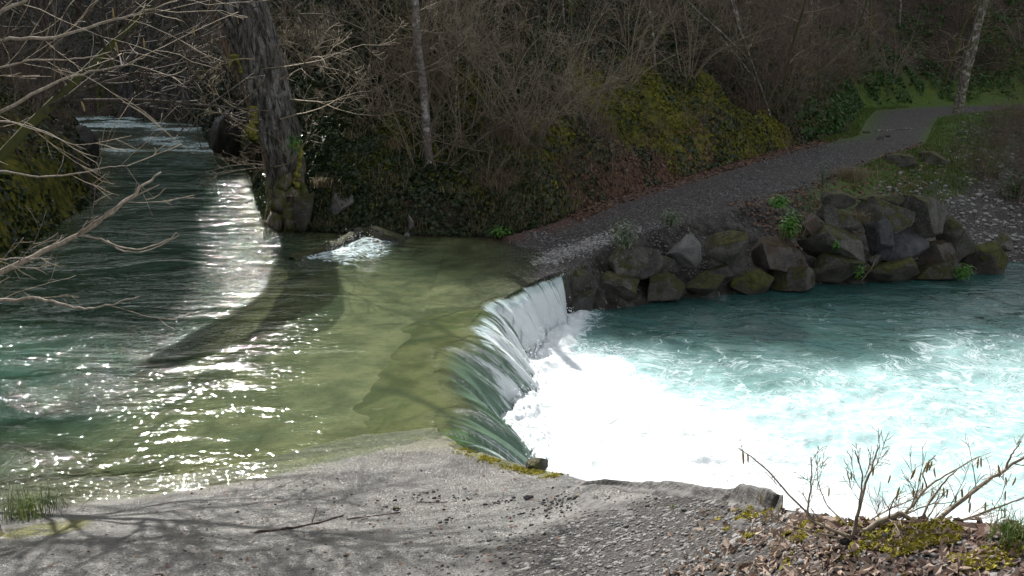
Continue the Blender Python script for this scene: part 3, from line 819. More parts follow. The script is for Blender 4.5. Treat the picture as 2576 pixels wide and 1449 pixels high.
RM = dict(
    dark=mat_rock('dark_boulder', (.022, .021, .018), (.078, .073, .062), .56, (.07, .068, .015), spots=.5),
    wet=mat_rock('wet_dark_boulder', (.018, .017, .015), (.05, .046, .04), .25, spots=.15, wet=.6),
    pale=mat_rock('pale_boulder', (.06, .058, .056), (.14, .134, .13), .1, spots=.3),
    grey=mat_rock('grey_boulder', (.03, .028, .025), (.105, .098, .085), .5, (.065, .064, .016), spots=.55),
    blue=mat_rock('slate_blue_boulder', (.028, .028, .032), (.07, .07, .077), .1, spots=.2),
    mossy=mat_rock('mossy_boulder', (.03, .027, .022), (.085, .078, .066), .62, (.055, .055, .012), spots=.4),
    mossg=mat_rock('green_mossy_boulder', (.028, .026, .02), (.08, .074, .06), .85, (.075, .08, .012), spots=.2),
    rust=mat_rock('rusty_mossy_boulder', (.035, .03, .027), (.09, .08, .07), .45, (.06, .04, .012), spots=.4, rust=.4),
)
def wall_point(u, v, setb=.62):
    d = ray(u, v)
    Y = np.linspace(14, 40, 4000)
    P = np.array([0, 0, CZ])[None] + d[None] * (Y / d[1])[:, None]
    fy = np.interp(P[:, 0], FT[:, 0], FT[:, 1])
    k = np.argmax(P[:, 1] > fy + (P[:, 2] - POOL) * setb)
    return P[k]
WALL = [
 (1401, 1492, 662, 742, 'mossy', 'moss-streaked boulder at the top of the wall, touching the waterfall edge'),
 (1405, 1508, 734, 800, 'wet', 'dark wet boulder at the waterline beside the foot of the waterfall'),
 (1490, 1604, 672, 758, 'grey', 'tilted boulder with a pale right-hand face, second in the wall from the waterfall'),
 (1522, 1666, 622, 700, 'grey', 'wide grey slab boulder under the drooping grey-green plant'),
 (1655, 1700, 646, 690, 'dark', 'small dark wedge stone squeezed left of the pale upright block'),
 (1688, 1774, 597, 685, 'pale', 'palest upright block in the wall, with a flat light grey face'),
 (1618, 1730, 684, 760, 'mossy', 'low mossy boulder in the bottom row below the small wedge stone'),
 (1716, 1816, 688, 762, 'mossy', 'rounded mossy boulder at the waterline below the pale upright block'),
 (1773, 1882, 590, 678, 'dark', 'large rounded dark boulder right of the pale upright block'),
 (1782, 1850, 664, 706, 'wet', 'small dark filler stone under the large rounded dark boulder'),
 (1880, 2030, 600, 688, 'rust', 'broad block topped with rust-brown moss below the bright green plants'),
 (1845, 1962, 674, 752, 'mossg', 'long low boulder at the waterline with green moss on its crest'),
 (1945, 2060, 672, 750, 'mossy', 'humped dark mossy boulder at the waterline, right of the long low one'),
 (2024, 2194, 572, 676, 'grey', 'very large leaning grey-brown boulder in the middle of the wall'),
 (2014, 2068, 541, 608, 'rust', 'square dark block with a reddish face above the wide mossy row'),
 (2066, 2152, 516, 584, 'dark', 'domed dark boulder on top of the wall near the track edge'),
 (2178, 2244, 553, 645, 'blue', 'egg-shaped bluish boulder standing upright in the wall'),
 (2162, 2288, 504, 600, 'dark', 'big dark overhanging boulder above the egg-shaped bluish one'),
 (2272, 2384, 500, 616, 'grey', 'biggest smooth rounded boulder near the right end of the wall'),
 (2374, 2447, 553, 665, 'dark', 'tall rounded boulder at the right end, next to the pale scree'),
 (2214, 2332, 588, 674, 'blue', 'angular wedge boulder with a flat dark top below the biggest rounded one'),
 (2324, 2410, 612, 670, 'rust', 'brown mossy stone below and right of the angular wedge boulder'),
 (2164, 2332, 650, 728, 'mossg', 'low broad boulder at the waterline with a yellow-green mossy tip'),
 (2298, 2422, 658, 716, 'mossy', 'low dark rounded boulder at the waterline below the brown mossy stone'),
 (2440, 2550, 614, 690, 'mossg', 'green-brown mossy boulder at the far right end of the waterline'),
 (2494, 2556, 590, 648, 'grey', 'grey-green stone behind the last mossy boulder on the right'),
 (2028, 2170, 644, 735, 'mossy', 'mossy lower boulder with tufts of green plants under the leaning grey-brown one'),
 (2080, 2176, 480, 530, 'dark', 'dark rough rock poking out below the track edge'),
 (2180, 2286, 492, 524, 'dark', 'flat dark rock behind the big overhanging boulder'),
 (2182, 2214, 643, 676, 'grey', 'small grey stone wedged under the angular wedge boulder'),
]
for i, (u0, u1, v0, v1, mk, lb) in enumerate(WALL):
    c = wall_point((u0 + u1) / 2, (v0 + v1) / 2)
    t = c[1] / ray((u0 + u1) / 2, (v0 + v1) / 2)[1]
    sx, sz = (u1 - u0) / 2 * t / F * 1.16, (v1 - v0) / 2 * t / F * 1.17
    sy = (sx + sz) / 2 * .95
    c = c + np.array([0, sy * .35, 0])
    boulder('wall_boulder', lb, 'boulder', c, (sx, sy, sz), RM[mk], 100 + i * 7, rz=.25 * math.sin(i * 2.1), tilt=.16 * math.sin(i * 1.7), boxy=.55, cuts=15, rough=.085)

def rock_px(name, label, cat, u0, u1, v0, v1, Y, mat, seed, dep=.9, **kw):
    uc, vc = (u0 + u1) / 2, (v0 + v1) / 2
    c = at(uc, vc, Y); t = Y / ray(uc, vc)[1]
    sx, sz = (u1 - u0) / 2 * t / F, (v1 - v0) / 2 * t / F
    return boulder(name, label, cat, c, (sx, dep * (sx + sz) / 2, sz), mat, seed, **kw)
rock_px('rock', 'flat grey rock at the water edge left of the ford, with a bright mossy tip', 'rock', 878, 956, 566, 602, 19.0, RM['grey'], 501)
rock_px('rock', 'low dark mossy rock at the water edge beside the splash', 'rock', 905, 1020, 570, 620, 18.75, RM['mossy'], 502)
rock_px('rock', 'big dark smooth boulder on the left bank upstream', 'boulder', 120, 243, 292, 425, 35.0, RM['wet'], 503, dep=1.2)
rock_px('rock', 'mossy rock knob at the foot of the gorge cliff', 'rock', 612, 668, 300, 425, 27.5, RM['mossg'], 504)
rock_px('rock', 'dark cliff block rising from the water on the far side of the rapids', 'rock', 528, 612, 250, 398, 33.5, RM['wet'], 505)
rock_px('rock', 'dark mossy rock beside the base of the old leaning trunk', 'rock', 742, 800, 470, 585, 19.9, RM['mossy'], 506)
rock_px('rock', 'pale streaked rock face in the ivy bank right of the old trunk', 'rock', 812, 900, 470, 560, 20.2, RM['pale'], 507)
rock_px('rock', 'small lichen-grey rock on the brink below the moss strip, at the foam edge', 'rock', 1322, 1390, 1150, 1196, 7.5, RM['grey'], 508)
rock_px('stump', 'pale weathered root stump standing in the ivy bank', 'stump', 1024, 1041, 536, 578, 19.15, RM['pale'], 509)
rock_px('stump', 'short pale weathered stub at the water edge of the ivy bank', 'stump', 1017, 1032, 584, 608, 18.8, RM['pale'], 510)
for (u0, u1, v0, v1, lb) in ((2210, 2300, 385, 440, 'dark earthy rock outcrop under the grassy track edge'), (2300, 2390, 380, 445, 'dark jagged outcrop right of the earthy rock'), (2400, 2470, 400, 425, 'black flat ledge of rock on the right slope'),
                             (2475, 2512, 428, 466, 'round moss-capped stone on the right slope'), (2440, 2480, 425, 455, 'small dark stone under the black ledge')):
    p = hit((u0 + u1) / 2, (v0 + v1) / 2, 16)
    rock_px('rock', lb, 'rock', u0, u1, v0, v1, p[1] + .1, RM['dark'] if 'moss' not in lb else RM['mossg'], u0 + v0)
for (u, v, r, mk, lb) in ((2216, 352, 12, 'pale', 'pale loose stone on the track, left of the lying stick'), (2180, 335, 9, 'grey', 'small grey stone on the track above the others'), (2232, 345, 8, 'dark', 'small dark stone on the track just below the lying stick'),
                          (1895, 452, 8, 'pale', 'pale stone on the left half of the track'), (2020, 462, 7, 'pale', 'pale flat stone in the middle of the track'),
                          (1330, 1255, 14, 'pale', 'fist-sized black and white stone lying alone on the ramp'), (995, 1283, 9, 'dark', 'small black stone on the ramp near the end of the twig'),
                          (1090, 1240, 6, 'dark', 'tiny black stone high on the wet ramp')):
    p = hit(u, v, 1.5)
    t = p[1] / ray(u, v)[1]; s = r * t / F
    boulder('stone', lb, 'stone', p + np.array([0, 0, s * .35]), (s, s * .8, s * .65), RM[mk], int(u + v), cuts=6)

# concrete sill whose crest shows at the left end of the ford
sb = MB(); spx = np.array([(a, b) for a, b in SILL])
fine_s = np.linspace(0, 1, 24); px_ = np.interp(fine_s * 3, range(4), spx[:, 0]); py_ = np.interp(fine_s * 3, range(4), spx[:, 1])
pp = np.stack([px_ - .12, py_, -.10 + .13 * fine_s + .02 * np.sin(fine_s * 19)], 1)
sb.tube(pp, .16 + .03 * np.sin(fine_s * 31), 10)
tag(link('sill', sb.mesh('sill', RM['mossy'])), 'dark mossy sill breaking the surface just above the white splash', 'sill')

# ------------------------------------------------------------------ trees and shrubs
def grow(tr, cr, p, d, Lh, r, lvl, P, rg):
    """recursive branch; lvl 0 goes to tr, the rest to cr"""
    n = max(3, int(Lh / P['seg'][min(lvl, len(P['seg']) - 1)]))
    pts, rad = [np.array(p, float)], [r]
    d = np.array(d, float); d /= np.linalg.norm(d)
    bend = rg.normal(size=3) * P['bend'][min(lvl, 2)]
    for i in range(n):
        d = d + rg.normal(size=3) * P['wob'][min(lvl, 2)] + bend / n + np.array([0, 0, P['up'][min(lvl, 2)]]) / n
        d /= np.linalg.norm(d)
        pts.append(pts[-1] + d * Lh / n)
        rad.append(max(r * (1 - (i + 1) / n * P['taper'][min(lvl, 2)]), P['rmin']))
    (tr if lvl == 0 else cr).tube(pts, rad, P['sides'][min(lvl, 2)])
    if lvl < P['lv']:
        k = P['kids'][lvl]
        k = int(k * rg.uniform(.75, 1.25) + .5)
        for j in range(k):
            f = rg.uniform(P['from'][min(lvl, 1)], .97)
            i = f * n; i0 = int(i); fr = i - i0
            q_ = pts[i0] * (1 - fr) + pts[min(i0 + 1, n)] * fr
            dd = pts[min(i0 + 1, n)] - pts[i0]; dd /= np.linalg.norm(dd) + 1e-9
            side = rg.normal(size=3); side -= side @ dd * dd; side /= np.linalg.norm(side) + 1e-9
            a = rg.uniform(*P['ang'])
            nd = dd * math.cos(a) + side * math.sin(a)
            grow(tr, cr, q_, nd, Lh * P['ratio'][lvl] * rg.uniform(.6, 1.2) * (1.15 - .6 * f), max(rad[i0] * .55, P['rmin']), lvl + 1, P, rg)

HZ = dict(seg=[.35, .22, .15], bend=[.55, .5, .4], wob=[.07, .13, .16], up=[-.25, -.05, .1], taper=[.85, .85, .7], rmin=.0032, sides=[5, 3, 3], lv=2, kids=[9, 6], ratio=[.36, .42], ang=(.5, 1.15))
HZ['from'] = [.2, .15]
def hazel(seed, stems=8, h=4.2, spread=.75, P=HZ, r=.028):
    rg = np.random.default_rng(seed); tr, cr = MB(), MB()
    for i in range(stems):
        a = rg.uniform(0, 2 * math.pi); t = rg.uniform(.1, spread)
        d = (math.cos(a) * t, math.sin(a) * t, 1)
        grow(tr, cr, (math.cos(a) * .12, math.sin(a) * .12, -.25), d, h * rg.uniform(.6, 1.1), r * rg.uniform(.6, 1.15), 0, P, rg)
    return tr, cr
SPL = dict(seg=[.5, .3, .2], bend=[.12, .4, .4], wob=[.025, .1, .14], up=[.1, .15, .1], taper=[.75, .85, .7], rmin=.0035, sides=[6, 3, 3], lv=2, kids=[16, 6], ratio=[.2, .45], ang=(.6, 1.3))
SPL['from'] = [.12, .15]
def sapling(seed, h=8, r=.06, lean=(0, 0), P=SPL):
    rg = np.random.default_rng(seed); tr, cr = MB(), MB()
    grow(tr, cr, (0, 0, -.3), (lean[0], lean[1], 1), h, r, 0, P, rg)
    return tr, cr
def thing2(name, tr, cr, mt, mc, pn=('trunk', 'crown')):
    root = empty(name)
    link(pn[0], tr.mesh(pn[0], mt), root); link(pn[1], cr.mesh(pn[1], mc), root)
    return root
def copy_tree(o):
    c = o.copy(); COL.objects.link(c)
    for ch in o.children:
        k_ = ch.copy(); COL.objects.link(k_); k_.parent = c
        for g2 in ch.children:
            k2 = g2.copy(); COL.objects.link(k2); k2.parent = k_
    return c

HP = [thing2('hazel_shrub', *hazel(200 + i, stems=[7, 9, 6, 8][i], h=[3.6, 4.4, 5.0, 3.0][i], spread=[.9, .7, .5, 1.1][i]), M['hazel'], M['twig'], ('stem', 'crown')) for i in range(4)]
RP = [thing2('thicket_shrub', *hazel(240 + i, stems=11, h=[3.2, 4.0][i], spread=.8, P=dict(HZ, kids=[12, 7], rmin=.003), r=.02), M['redtwig'], M['redtwig'], ('stem', 'crown')) for i in range(2)]
SPp = [thing2('sapling_tree', *sapling(300 + i, h=[8, 9.5, 7, 8.5][i], r=[.05, .07, .04, .085][i], lean=[(.1, 0), (-.06, .05), (.2, -.05), (.0, -.1)][i]), M['mossytrunk'] if i == 3 else M['sapling'], M['twig']) for i in range(4)]
for o in HP + RP + SPp: o['_proto'] = 1
used_proto = set()
HT = {}
for _o in HP + RP + SPp: HT[_o.name] = max(v.co.z for ch in _o.children for v in ch.data.vertices)
def put(proto, x, y, rz, s, label, cat, group, z=None, tilt=(0, 0)):
    o = proto if proto.name not in used_proto else copy_tree(proto)
    used_proto.add(proto.name)
    a_ = x - KX * y
    if y > 17 and x > -30:
        zb_ = gz(x, y); lim = min(float(ridge_cut(a_)), 18.8 if 1.6 < a_ < 4.9 else 17.0) - .2
        s = min(s, max((y - lim) * KZ - zb_, .8) / HT[proto.name])
    o.location = (x, y, gz(x, y) if z is None else z); o.rotation_euler = (tilt[0], tilt[1], rz); o.scale = (s, s, s)
    return tag(o, label, cat, group)
rg = np.random.default_rng(5)
def along(P, i, d):
    i0 = int(min(max(i, 0), len(P) - 2)); f = i - i0
    p = P[i0, :2] * (1 - f) + P[i0 + 1, :2] * f; t = P[i0 + 1, :2] - P[i0, :2]; t = t / np.hypot(*t)
    return p + np.array([-t[1], t[0]]) * d
LB = dict(wood='bare grey-brown hazel among the others on the wooded slope behind the track', gorge='bare shrub overhanging the dark gorge cliff upstream',
          left='bare shrub growing on the shaded left bank', thick='reddish-brown leafless thicket by the bend of the track', sap='thin bare young tree among the others on the wooded slope')
for k in range(64):
    i = rg.uniform(13.0, 19.6); d = 1.6 + rg.uniform(0, 1) ** 1.3 * 9
    x_, y_ = along(R, i, d)
    put(HP[rg.integers(4)], x_, y_, rg.uniform(0, 6.28), rg.uniform(.7, 1.15), LB['wood'], 'shrub', 'hazels on the wooded slope', tilt=(rg.uniform(0, .3), 0))
for k in range(44):
    i = rg.uniform(12.3, 19.6); d = 1.3 + rg.uniform(0, 1) * 9
    x_, y_ = along(R, i, d)
    put(SPp[rg.integers(4)], x_, y_, rg.uniform(0, 6.28), rg.uniform(.7, 1.1), LB['sap'], 'tree', 'young trees on the wooded slope')
for k in range(18):
    x_, y_ = along(R, rg.uniform(19.2, 22.8), .8 + rg.uniform(0, 1) * 7)
    put(SPp[rg.integers(4)], x_, y_, rg.uniform(0, 6.28), rg.uniform(.8, 1.3), 'slender bare tree behind the bend of the track', 'tree', 'slender trees behind the bend')
for k in range(40):
    i = rg.uniform(17.6, 23.0); d = .9 + rg.uniform(0, 1) ** 1.2 * 8
    x_, y_ = along(R, i, d)
    put(RP[rg.integers(2)] if k % 3 else HP[rg.integers(4)], x_, y_, rg.uniform(0, 6.28), rg.uniform(.8, 1.25), LB['thick'] if k % 3 else 'pale-twigged hazel standing in the reddish thicket by the bend', 'shrub', 'reddish thicket by the bend' if k % 3 else 'hazels in the thicket by the bend')
for k in range(26):
    y_ = rg.uniform(24, 42); x_ = y_ * rg.uniform(.545, .72)
    put(RP[rg.integers(2)], x_, y_, rg.uniform(0, 6.28), rg.uniform(.6, 1.0), 'leafless brown shrub on the slope right of the track', 'shrub', 'shrubs right of the track')
for k in range(36):
    i = rg.uniform(2.4, 11.2); d = .4 + rg.uniform(0, 1) ** 1.3 * 7
    x_, y_ = along(R, i, d)
    put(HP[rg.integers(4)] if k % 4 else RP[k % 2], x_, y_, rg.uniform(0, 6.28), rg.uniform(.6, 1.1), LB['gorge'], 'shrub', 'shrubs on the gorge cliffs', tilt=(rg.uniform(0, .5), rg.uniform(-.4, 0)))
for k in range(26):
    i = rg.uniform(8.2, 14.5); d = .6 + rg.uniform(0, 1) * 6
    x_, y_ = along(L, i, d)
    put(RP[k % 2] if k % 2 else HP[rg.integers(4)], x_, y_, rg.uniform(0, 6.28), rg.uniform(.5, .95), LB['left'], 'shrub', 'shrubs on the left bank')

for k in range(22):
    x_, y_ = along(R, rg.uniform(13.2, 18.2), rg.uniform(.5, 2.2))
    put(HP[rg.integers(4)] if k % 2 else RP[k // 2 % 2], x_, y_, rg.uniform(0, 6.28), rg.uniform(.22, .42), 'low tangle of bare stems at the foot of the slope beside the track', 'shrub', 'low bare stems beside the track', tilt=(rg.uniform(0, .5), 0))
# old leaning trunk at the water
def old_trunk():
    ctrl = [(728, 600, .60), (726, 560, .54), (726, 500, .46), (720, 430, .44), (700, 330, .50), (668, 220, .56), (634, 110, .63), (592, 0, .68), (545, -90, .66), (450, -190, .56)]
    Pc = np.array([at(u, v, 20.7) for u, v, _ in ctrl]); rr = np.array([r for *_, r in ctrl]) * .90
    Pc[0][2] -= .35
    up = np.array([Pc[-1] + (Pc[-1] - Pc[-2]) * k for k in (1, 1.7)]); Pc = np.vstack([Pc, up]); rr = np.r_[rr, .4, .3]
    nR, nA = 170, 72
    t = np.linspace(0, len(Pc) - 1, nR)
    ctr = np.stack([np.interp(t, range(len(Pc)), Pc[:, k]) for k in range(3)], 1); rad = np.interp(t, range(len(Pc)), rr)
    for _ in range(6): ctr[1:-1] = (ctr[:-2] + 2 * ctr[1:-1] + ctr[2:]) / 4
    th = np.linspace(0, 2 * math.pi, nA, endpoint=False)
    TH, TT = np.meshgrid(th, t)
    zc = ctr[:, 2][:, None] + 0 * TH
    cx_, sx_ = np.cos(TH), np.sin(TH)
    ridge = 1 - np.abs(fbm(cx_ * 3.2 + 9, sx_ * 3.2, zc * .38, o=4, seed=81)) * 2
    rough = fbm(cx_ * 5, sx_ * 5, zc * 2.2, o=4, seed=82)
    lobes = .16 * np.cos(TH * 5 + zc * .4) * sm((2.3 - zc) / 2.3) + .07 * np.cos(TH * 3 + 1)
    rad2 = rad[:, None] * (1 + .17 * ridge + .10 * rough + lobes)
    VV = np.stack([ctr[:, 0][:, None] + cx_ * rad2, ctr[:, 1][:, None] + sx_ * rad2 * .9, zc], -1)
    side = np.exp(-((TH - math.pi * 1.12) / .32) ** 2)
    wood = side * sm((zc - 1.0) / .8) * (1 - sm((zc - 4.6) / .9)) * sm((fbm(cx_ * 4, sx_ * 4, zc * .5, o=3, seed=83) + .45) / .4)
    mossw = sm((1.6 - zc + .9 * rough) / 1.4)
    att = np.stack([wood, mossw, 0 * wood], -1).reshape(-1, 3)
    ii = (np.arange(nR - 1)[:, None] * nA + np.arange(nA)[None, :]); jj = (np.arange(nR - 1)[:, None] * nA + (np.arange(nA)[None, :] + 1) % nA)
    FF = np.stack([ii, jj, jj + nA, ii + nA], -1).reshape(-1, 4)
    m, nt, out = newmat('old_grey_bark'); g = NG(nt)
    pos = g.n("ShaderNodeNewGeometry").outputs["Position"]
    A = g.n("ShaderNodeSeparateColor"); g.l(g.n("ShaderNodeAttribute", attribute_name='tA').outputs["Color"], A.inputs[0])
    sv = g.scalev(pos, (1, 1, .22))
    n1 = g.noise(sv, 13, 6, .7, .6); n2 = g.noise(g.scalev(pos, (1, 1, .5)), 3.4, 6, .65, .5); n3 = g.noise(pos, 24, 4)
    c = g.mix(g.ramp(n1, .42, .58), (.012, .010, .008), (.10, .09, .08))
    c = g.mix(g.math('MULTIPLY', g.math('MULTIPLY', g.ramp(n2, .50, .58), g.ramp(n1, .4, .52)), .9), c, (.19, .18, .168))
    c = g.mix(g.math('MULTIPLY', g.ramp(n3, .58, .68), .5), c, (.035, .03, .026))
    c = g.mix(A.outputs[0], c, g.mix(g.ramp(n1, .4, .6), (.20, .10, .045), (.48, .30, .16)))
    mf = g.math('MULTIPLY', A.outputs[1], g.ramp(n2, .36, .52))
    c = g.mix(mf, c, g.mix(g.ramp(n3, .35, .65), (.06, .055, .012), (.24, .21, .05)))
    g.l(g.principled(c, .85, g.bump(g.math('ADD', n1, g.math('MULTIPLY', n3, .4)), 1.0, .06)), out.inputs[0])
    root = empty('leaning_tree', tuple(ctr[0]))
    def loc(me):
        me.transform(Matrix.Translation(-Vector(ctr[0]))); return me
    link('trunk', loc(np_mesh('trunk', VV.reshape(-1, 3), FF, m, {'tA': att})), root)
    tr, cr = MB(), MB(); rg = np.random.default_rng(91)
    P = dict(HZ, seg=[.3, .2, .14], up=[.05, .1, .1], rmin=.004, kids=[9, 5])
    for (u, v, du, L_) in ((660, 175, 1, 3.2), (705, 300, 1, 2.6), (640, 150, -1, 1.6), (690, 420, 1, 1.9), (640, 290, -1, 2.0), (650, 330, -1, 1.8), (700, 200, 1, 2.6), (730, 250, 1, 2.4)):
        p0 = at(u, v, 20.0)
        grow(cr, cr, p0, (du, -.35 + rg.uniform(-.2, .2), .25), L_, .022, 1, dict(P, lv=3, kids=[0, 10, 5], ratio=[0, .45, .5]), rg)
    link('branch', loc(cr.mesh('branch', M['twig'])), root)
    for (u0, v0, u1, v1, dy_, w0, w1) in ((735, 470, 775, 590, -.25, .16, .22), (715, 440, 690, 575, -.35, .15, .24), (730, 480, 735, 585, -.45, .14, .22), (745, 430, 800, 575, .1, .12, .2)):
        a_, b_ = at(u0, v0, 20.4 + dy_ * .5), at(u1, v1, 20.3 + dy_); ts = np.linspace(0, 1, 14)
        cc_ = a_[None] * (1 - ts)[:, None] + b_[None] * ts[:, None]; cc_ += .035 * rg.normal(size=(14, 3))
        rm = MB(); rm.tube(cc_, (w0 + (w1 - w0) * ts) * (.85 + .3 * rg.uniform(size=14)), 12); link('root', loc(rm.mesh('root', M['mossyroot'])), root)
    hm = MB()
    for (u0, v0, u1, v1, w_) in ((598, 140, 575, 165, .07), (600, 140, 605, 185, .06), (640, 275, 628, 345, .09), (634, 330, 640, 350, .12), (757, 360, 750, 415, .06), (752, 410, 745, 470, .06)):
        a, b = at(u0, v0, 20.2), at(u1, v1, 20.2); ts = np.linspace(0, 1, 9)
        hm = MB(); hm.tube(a[None] * (1 - ts)[:, None] + b[None] * ts[:, None] + .03 * rg.normal(size=(9, 3)), w_ * (.5 + .8 * rg.uniform(size=9)), 7)
        link('moss', loc(hm.mesh('moss', M['mosscush'])), root)
    tag(root, 'massive old trunk leaning over the river with torn orange wood and a mossy foot', 'tree')
old_trunk()

def traced_trunk(name, label, pts, r0, r1, mat, extra=6, sides=10, kids=True, seed=1, grouped=None):
    Pp = np.array([at(u, v, Y) for u, v, Y in pts])
    t = np.linspace(0, len(Pp) - 1, 40); c = np.stack([np.interp(t, range(len(Pp)), Pp[:, k]) for k in range(3)], 1)
    rg = np.random.default_rng(seed)
    c[:, 0] += np.cumsum(rg.normal(size=40)) * .008
    base = c[0].copy()
    tr, cr = MB(), MB()
    dirn = c[-1] - c[-4]; dirn /= np.linalg.norm(dirn)
    ext = c[-1][None] + dirn[None] * np.linspace(.3, extra, 8)[:, None]
    allp = np.vstack([c, ext]) - base
    rad = np.linspace(r0, r1, len(allp)) * (1 + .05 * rg.normal(size=len(allp))); rad[0] *= 1.35
    tr.tube(allp, rad, sides)
    if kids:
        for j in range(22):
            i = rg.integers(6, len(allp) - 1); a = rg.uniform(0, 6.28)
            grow(cr, cr, allp[i], (math.cos(a), math.sin(a) - .2, rg.uniform(-.1, .5)), rg.uniform(.8, 2.4), .016, 1, HZ, rg)
    root = empty(name, tuple(base))
    link('trunk', tr.mesh('trunk', mat), root)
    if kids: link('crown', cr.mesh('crown', M['twig']), root)
    return tag(root, label, 'tree', grouped)
b0 = hit(1078, 405, 18)
traced_trunk('pale_tree', 'straight pale-barked tree standing alone on the mossy slope, reaching out of frame', [(1078, 412, b0[1]), (1068, 280, b0[1]), (1056, 140, b0[1] - .1), (1046, 0, b0[1] - .2)], .115, .08, M['paletrunk'], extra=.6, seed=11)
b1 = hit(2408, 285, 18)
traced_trunk('leaning_grey_tree', 'grey mossy trunk leaning right beside the track bend', [(2405, 292, b1[1]), (2430, 180, b1[1]), (2460, 60, b1[1]), (2484, -20, b1[1])], .26, .16, M['sapling'], seed=12)
def stick(name, label, cat, pts, r0, r1, mat=None, seed=0, forks=0):
    """pts: world points"""
    Pp = np.array(pts, float); n = 16
    t = np.linspace(0, len(Pp) - 1, n); c = np.stack([np.interp(t, range(len(Pp)), Pp[:, k]) for k in range(3)], 1)
    rg = np.random.default_rng(seed); c += rg.normal(size=c.shape) * r0 * .35
    mb = MB(); mb.tube(c, np.linspace(r0, r1, n), 6)
    for j in range(forks):
        i = rg.integers(4, n - 2); d = c[i + 1] - c[i]; d /= np.linalg.norm(d)
        d = d + rg.normal(size=3) * .5; L_ = rg.uniform(.2, .4) * np.linalg.norm(Pp[-1] - Pp[0]); ts = np.linspace(0, 1, 6)
        mb.tube(c[i][None] + d[None] * ts[:, None] * L_ + rg.normal(size=(6, 3)) * r0 * .4, np.linspace(r1 * 1.1, r1 * .5, 6), 4)
    return tag(link(name, mb.mesh(name, mat or M['stick'])), label, cat)
fb0 = hit(1973, 372, 18)
stick('fallen_branch', 'long bare broken branch propped down the mossy bank to the track edge', 'branch', [fb0, at(1945, 310, fb0[1] + .5), at(1905, 200, fb0[1] + 1.0), at(1868, 90, fb0[1] + 1.5), at(1850, 20, fb0[1] + 1.8)], .035, .05, M['sapling'], 3, 5)
stick('fallen_branch', 'thin mossy branch crossing behind the long broken one', 'branch', [at(1880, 180, fb0[1] + 1.3), at(1930, 270, fb0[1] + .9), at(1990, 300, fb0[1] + .6), at(2060, 320, fb0[1] + .5)], .025, .012, M['mossytrunk'], 4, 6)
def lay(pxs, r):
    o = []
    for u, v in pxs:
        p = hit(u, v, 1.5); p[2] += r * .6; o.append(p)
    return o
stick('stick', 'stick lying across the far part of the track', 'stick', lay([(2205, 331), (2245, 328), (2300, 325)], .04), .04, .025, M['sapling'], 5)
stick('stick', 'long thin twig lying on the wet ramp', 'stick', lay([(636, 1342), (720, 1333), (800, 1318), (862, 1299)], .011), .011, .006, None, 6, 1)
stick('stick', 'shorter reddish twig lying right of the long thin one', 'stick', lay([(872, 1308), (930, 1300), (1008, 1291)], .009), .009, .005, None, 7, 1)
stick('stick', 'tiny twig high on the wet ramp beside the dark crumbs', 'stick', lay([(1048, 1264), (1100, 1265), (1150, 1262)], .006), .006, .004, None, 8)
stick('twig', 'single thin twig leaning between the low mossy boulders of the wall', 'twig', [wall_point(2168, 705), wall_point(2178, 668) + np.array([0, -.3, 0]), wall_point(2186, 640) + np.array([0, -.4, 0])], .012, .006, M['twig'], 9)

# ---- foreground hazels, traced
def catkin_mesh():
    mb = MB(); z = np.linspace(0, -1, 9)
    mb.tube(np.stack([.03 * np.sin(z * 5), 0 * z, z], 1), np.array([.02, .06, .085, .09, .088, .085, .08, .065, .02]), 7)
    return mb.mesh('catkin', M['catkin'])
CK = catkin_mesh()
def traced_shrub(name, label, base, mains, twigs, catkins, seed, extra_pts=None, cat='shrub', mat=None, nkid=3, rmin=.0018, up=.1):
    rg = np.random.default_rng(seed); tr, cr = MB(), MB()
    base = np.array(base, float)
    P = dict(HZ, seg=[.12, .09, .06], wob=[.05, .11, .15], bend=[.3, .3, .3], up=[0, up, up], rmin=rmin, lv=2, kids=[0, nkid], ratio=[.4, .45], ang=(.4, .95))
    P['from'] = [.2, .2]
    allp = []
    for m_, (r0, r1), kids, kl in mains:
        pts = np.array([p if len(p) == 3 and isinstance(p, np.ndarray) else at(*p) for p in m_]); n = max(10, 4 * len(pts))
        t = np.linspace(0, len(pts) - 1, n); c = np.stack([np.interp(t, range(len(pts)), pts[:, k]) for k in range(3)], 1)
        for _ in range(2): c[1:-1] = (c[:-2] + 2 * c[1:-1] + c[2:]) / 4
        c[1:-1] += rg.normal(size=(n - 2, 3)) * max(r0 * .25, .0015)
        tr.tube(c - base, np.linspace(r0, r1, n) * (1.2 if 'catkin' in name else 1.0), 7); allp.append(c)
        for j in range(kids):
            i = rg.integers(n // 5, n - 1); d = c[i] - c[i - 1]; d /= np.linalg.norm(d) + 1e-9
            s = rg.normal(size=3); s -= s @ d * d; s /= np.linalg.norm(s); a = rg.uniform(.4, .95)
            grow(cr, cr, c[i] - base, d * math.cos(a) + s * math.sin(a), kl * rg.uniform(.5, 1.2), max(r1 * .8, rmin), 1, P, rg)
    root = empty(name, tuple(base))
    link('stem', tr.mesh('stem', mat or M['hazel']), root)
    if cr.n: link('crown', cr.mesh('crown', M['twig']), root)
    for (u, v, Y, Lc) in catkins:
        o = link('catkin', CK, root); p = at(u, v, Y) - base
        o.location = tuple(p); o.scale = (Lc * .9, Lc * .9, Lc); o.rotation_euler = (rg.normal() * .15, rg.normal() * .15, rg.uniform(0, 6))
    return tag(root, label, cat)

